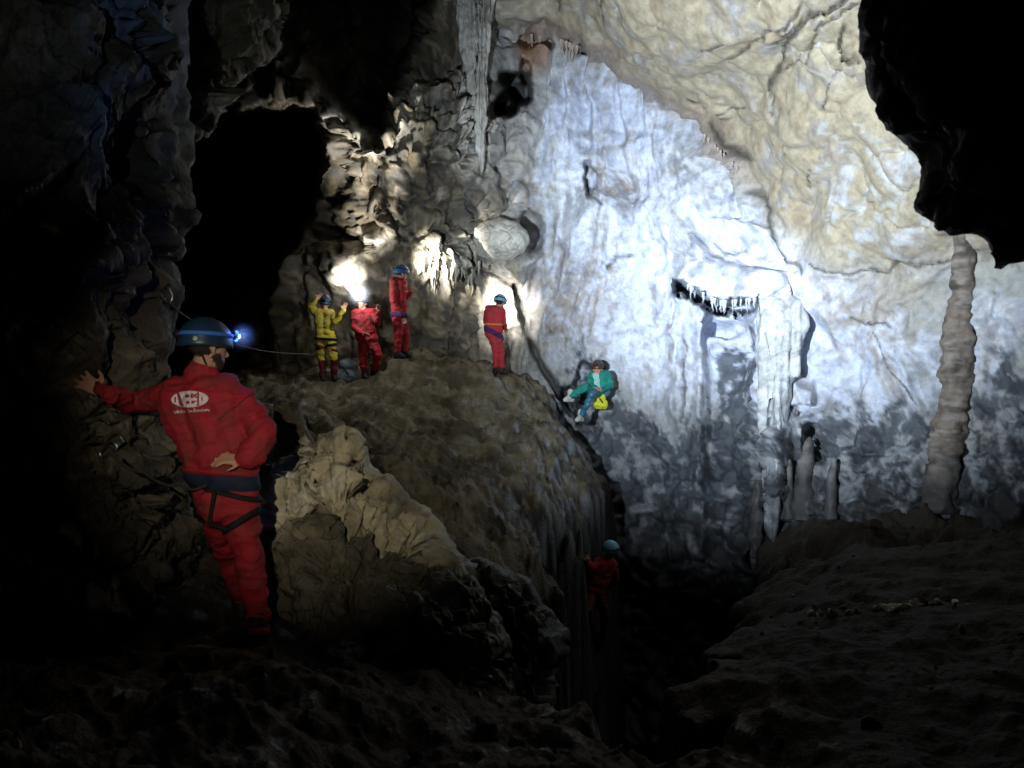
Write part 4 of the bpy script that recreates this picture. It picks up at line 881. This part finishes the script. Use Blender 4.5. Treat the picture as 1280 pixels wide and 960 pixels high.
# light of the cavers' own lamps, and one added beam
def point(name, loc, power, color=(0.92, 0.96, 1.0), r=.03):
    d = bpy.data.lights.new(name, 'POINT'); d.energy = power; d.color = color; d.shadow_soft_size = r
    o = bpy.data.objects.new(name, d); col.objects.link(o); o.location = Vector(loc); return o
point('headlamp_light', P(447.5, 366, 13.75), 30)
spot('headlamp_or_extra_beam', P(436, 366, 14.0), P(434, 336, 15.2), 460, 48, (1, .98, .93), 1.0, .03)
spot('headlamp_or_extra_beam', P(516, 338, 13.9), P(562, 322, 15.3), 900, 62, (1, .97, .90), 1.0, .03)
spot('headlamp_or_extra_beam', P(506, 326, 13.4), P(455, 172, 14.2), 1000, 62, (1, .97, .9), 1.0, .03)  # extra beam, added to light the crag ledges from below
spot('headlamp_or_extra_beam', P(462, 345, 14.3), P(466, 285, 15.0), 260, 56, (1, .96, .88), 1.0, .03)
spot('headlamp_or_extra_beam', P(629, 376, 15.75), P(630, 380, 16.5), 260, 110, (1, .98, .95), 1.0, .03)

# ------------------------------------------------------------------ kit: bags, ropes, anchors
def bag(name, c, sx, sy, sz, mat, label, seed):
    parts = [(np.array([-sx, 0, -sz]) * .5, sy, np.array([sx, 0, -sz]) * .5, sy, 'b'), (np.array([-sx * .6, 0, sz]) * .5, sy * .75, np.array([sx * .6, 0, sz]) * .5, sy * .7, 'b'), (np.array([0, 0, sz * .5]), sy * .5, np.array([0, 0, sz]), sy * .25, 'b')]
    me = fused(parts, .02, 2); v = np.array([q.co for q in me.vertices]); v += .02 * fbm(v * 9 + seed, 3)[:, None]; me.vertices.foreach_set('co', v.astype(np.float32).ravel()); me.materials.clear()
    me.polygons.foreach_set('use_smooth', np.ones(len(me.polygons), bool))
    root = link(name, me, M[mat], label=label, cat='bag'); root.location = c
    V, Fc = capsule((-sx * .3, -sy * .8, sz * .3), .012, (sx * .3, -sy * .9, -sz * .3), .012); m_ = bpy.data.meshes.new('shoulder_strap'); m_.from_pydata(V.tolist(), [], Fc); link('shoulder_strap', m_, M['black'], parent=root)
    return root
q = P(434, 466, 14.5); bag('kit_bag', (q[0], q[1], ground_z(q[0], q[1]) + .17), .20, .15, .22, 'bag', 'grey kit bag on the ledge between the yellow and dark red cavers', 1)
q = P(751, 501, Yg - .05); bag('kit_bag', q, .10, .10, .14, 'bag_yellow', 'small yellow bag under the seated teal caver', 2)

def rope(name, pts, r, mat, label, sag=0.0):
    pts = [Vector(q) for q in pts]; dense = []
    ex = [pts[0] * 2 - pts[1]] + pts + [pts[-1] * 2 - pts[-2]]
    for k in range(1, len(ex) - 2):
        a, b, c_, d_ = ex[k - 1:k + 3]
        for t in np.linspace(0, 1, 24)[:-1]: dense.append(.5 * (2 * b + (c_ - a) * t + (2 * a - 5 * b + 4 * c_ - d_) * t ** 2 + (3 * b - a - 3 * c_ + d_) * t ** 3) - Vector((0, 0, sag * 4 * t * (1 - t))))
    dense.append(pts[-1]); V = []; ns = 8
    for k, q in enumerate(dense):
        tg = (dense[min(k + 1, len(dense) - 1)] - dense[max(k - 1, 0)]).normalized(); a = tg.cross(Vector((0.02, 0.01, 1))).normalized(); b = tg.cross(a)
        for j in range(ns): V.append(np.array(q + a * math.cos(2 * math.pi * j / ns) * r + b * math.sin(2 * math.pi * j / ns) * r))
    org = np.array(dense[0]); me = mesh_np(name, np.array(V) - org, grid_faces(len(dense), ns, True))
    o = link(name, me, M[mat], label=label, cat='rope'); o.location = org; return o
rope('rope', [P(211, 378, 5.0), P(236, 398, 5.6), P(290, 428, 7.5), P(340, 440, 10.6), P(392, 443, 14.0)], .006, 'rope', 'thin pale traverse rope running from the pillar past the leaning caver\'s helmet', .0)
rope('rope', [P(138, 566, 3.75), P(180, 590, 3.85), P(225, 606, 4.0), P(258, 606, 4.1)], .008, 'rope_dark', 'dark rope slung from the lower rock anchor to the leaning caver\'s waist', .02)

def carabiner(c, tilt, s, label, nrm=(0, -1, 0)):
    root = bpy.data.objects.new('carabiner', None); col.objects.link(root); root['label'] = label; root['category'] = 'carabiner'; root.location = c; root.empty_display_size = .05
    def tube(pts, r, name, mat, closed=True):
        pts = [np.array(q, float) for q in pts]; V = []; n = len(pts); ns = 8
        for k, q in enumerate(pts):
            t = pts[(k + 1) % n] - pts[k - 1] if closed else pts[min(k + 1, n - 1)] - pts[max(k - 1, 0)]; t /= np.linalg.norm(t); a = np.array([0, 1.0, 0]); b = np.cross(t, a)
            for j in range(ns): V.append(q + a * r * math.cos(2 * math.pi * j / ns) + b * r * math.sin(2 * math.pi * j / ns))
        rows = n; f = grid_faces(rows, ns, True)
        if closed: f = np.concatenate([f, np.array([[(n - 1) * ns + j, (n - 1) * ns + (j + 1) % ns, (j + 1) % ns, j] for j in range(ns)])])
        return link(name, mesh_np(name, V, f), M[mat], parent=root)
    oval = [(s * .30 * math.copysign(abs(math.cos(t)) ** .7, math.cos(t)) * (1.12 if math.sin(t) > 0 else .9), 0, s * .55 * math.copysign(abs(math.sin(t)) ** .8, math.sin(t))) for t in np.linspace(0, 2 * math.pi, 40, endpoint=False)]
    tube(oval, s * .065, 'frame', 'metal'); tube([(s * .29, 0, s * z) for z in (-.25, -.1, .1, .25)], s * .10, 'gate_sleeve', 'metal', False)
    add = box_bev(np.array([0, .012, s * .72]), (0, 1, 0), (0, 0, 1), s * .42, .006, s * .55, .2); link('hanger_plate', add, M['metal'], parent=root)
    root.rotation_euler = (0, tilt, 0); return root
yc1 = near_hit(207, 366, 5.0); carabiner(P(208, 368, yc1 - .05), -.45, .095, 'bright steel carabiner on the pillar above the leaning caver\'s helmet')
yc2 = near_hit(133, 560, 4.2); carabiner(P(135, 562, yc2 - .05), .9, .09, 'steel carabiner on the dark rock below the leaning caver\'s outstretched arm')

# ------------------------------------------------------------------ loose stones on the floor
rs = np.random.RandomState(19); SV = []; SF = []; so = 0
npale = 0
for k in range(470):
    px_ = rs.uniform(-60, 1340); Y_ = rs.uniform(2.6, 9.5)
    if k >= 420: px_ = rs.normal(1100, 55); Y_ = rs.normal(6.3, .14)
    x = (px_ - 640) / F * Y_
    if poly_sd(np.array([x]), np.array([Y_]), PIT)[0] > -.15: continue
    if k < 420 and x > 1.0 and rs.rand() < .75: continue
    npale += k >= 420
    z = ground_z(x, Y_); r = rs.gamma(1.6, .012) + .01
    bmm = bmesh.new(); bmesh.ops.create_icosphere(bmm, subdivisions=2, radius=1); vv = np.array([q.co for q in bmm.verts]); ff = [[q.index for q in f.verts] for f in bmm.faces]; bmm.free()
    for _ in range(7):
        dn = rs.normal(size=3); dn /= np.linalg.norm(dn); h = rs.uniform(.45, .8); t = vv @ dn; vv = vv - np.clip(t - h, 0, None)[:, None] * dn
    vv = vv * r * rs.uniform(.7, 1.3, 3) + [x, Y_, z + r * .25]; SV.append(vv); SF += [[a + so for a in f] for f in ff]; so += len(vv)
SV = np.concatenate(SV); me = mesh_np('rubble', SV, SF, False); cb = rs.uniform(.05, .2, len(SV) // 42); cb[rs.rand(len(cb)) > .93] = .4; cb[len(cb) - npale:] = rs.uniform(.25, .75, npale); set_color(me, np.repeat(cb, 42)[:, None] * np.array([1, .9, .75]))
link('rubble', me, M_MUD, kind='stuff', label='loose angular stones strewn over the muddy cave floor', cat='rubble')

# lens glare imitated: added balls of thin mist that the lamps light up
def halo(c, r, density, label):
    bmm = bmesh.new(); bmesh.ops.create_icosphere(bmm, subdivisions=3, radius=r); me = bpy.data.meshes.new('lens_halo'); bmm.to_mesh(me); bmm.free()
    m = bpy.data.materials.new('lens_halo_volume'); m.use_nodes = True; nt = m.node_tree; nt.nodes.clear(); out = nt.nodes.new('ShaderNodeOutputMaterial'); pv_ = nt.nodes.new('ShaderNodeVolumePrincipled')
    pv_.inputs['Color'].default_value = (.95, .97, 1, 1); tc = nt.nodes.new('ShaderNodeTexCoord'); ln = nt.nodes.new('ShaderNodeVectorMath'); ln.operation = 'LENGTH'; nt.links.new(tc.outputs['Object'], ln.inputs[0])
    mr = nt.nodes.new('ShaderNodeMapRange'); mr.interpolation_type = 'SMOOTHERSTEP'; mr.inputs[1].default_value = -r * .35; mr.inputs[2].default_value = r; mr.inputs[3].default_value = density; mr.inputs[4].default_value = 0; nt.links.new(ln.outputs['Value'], mr.inputs[0]); nt.links.new(mr.outputs[0], pv_.inputs['Density'])
    nt.links.new(pv_.outputs[0], out.inputs['Volume']); o = link('lens_halo', me, m, kind='stuff', label=label, cat='halo'); o.location = c; return o
halo(P(449, 367, 13.8), .30, 1.6, 'added lens-glare mist round the white headlamp on the ledge')
halo(lamp_at, .10, 2.6, 'faint blue-lit breath mist at the leaning caver\'s lamp')
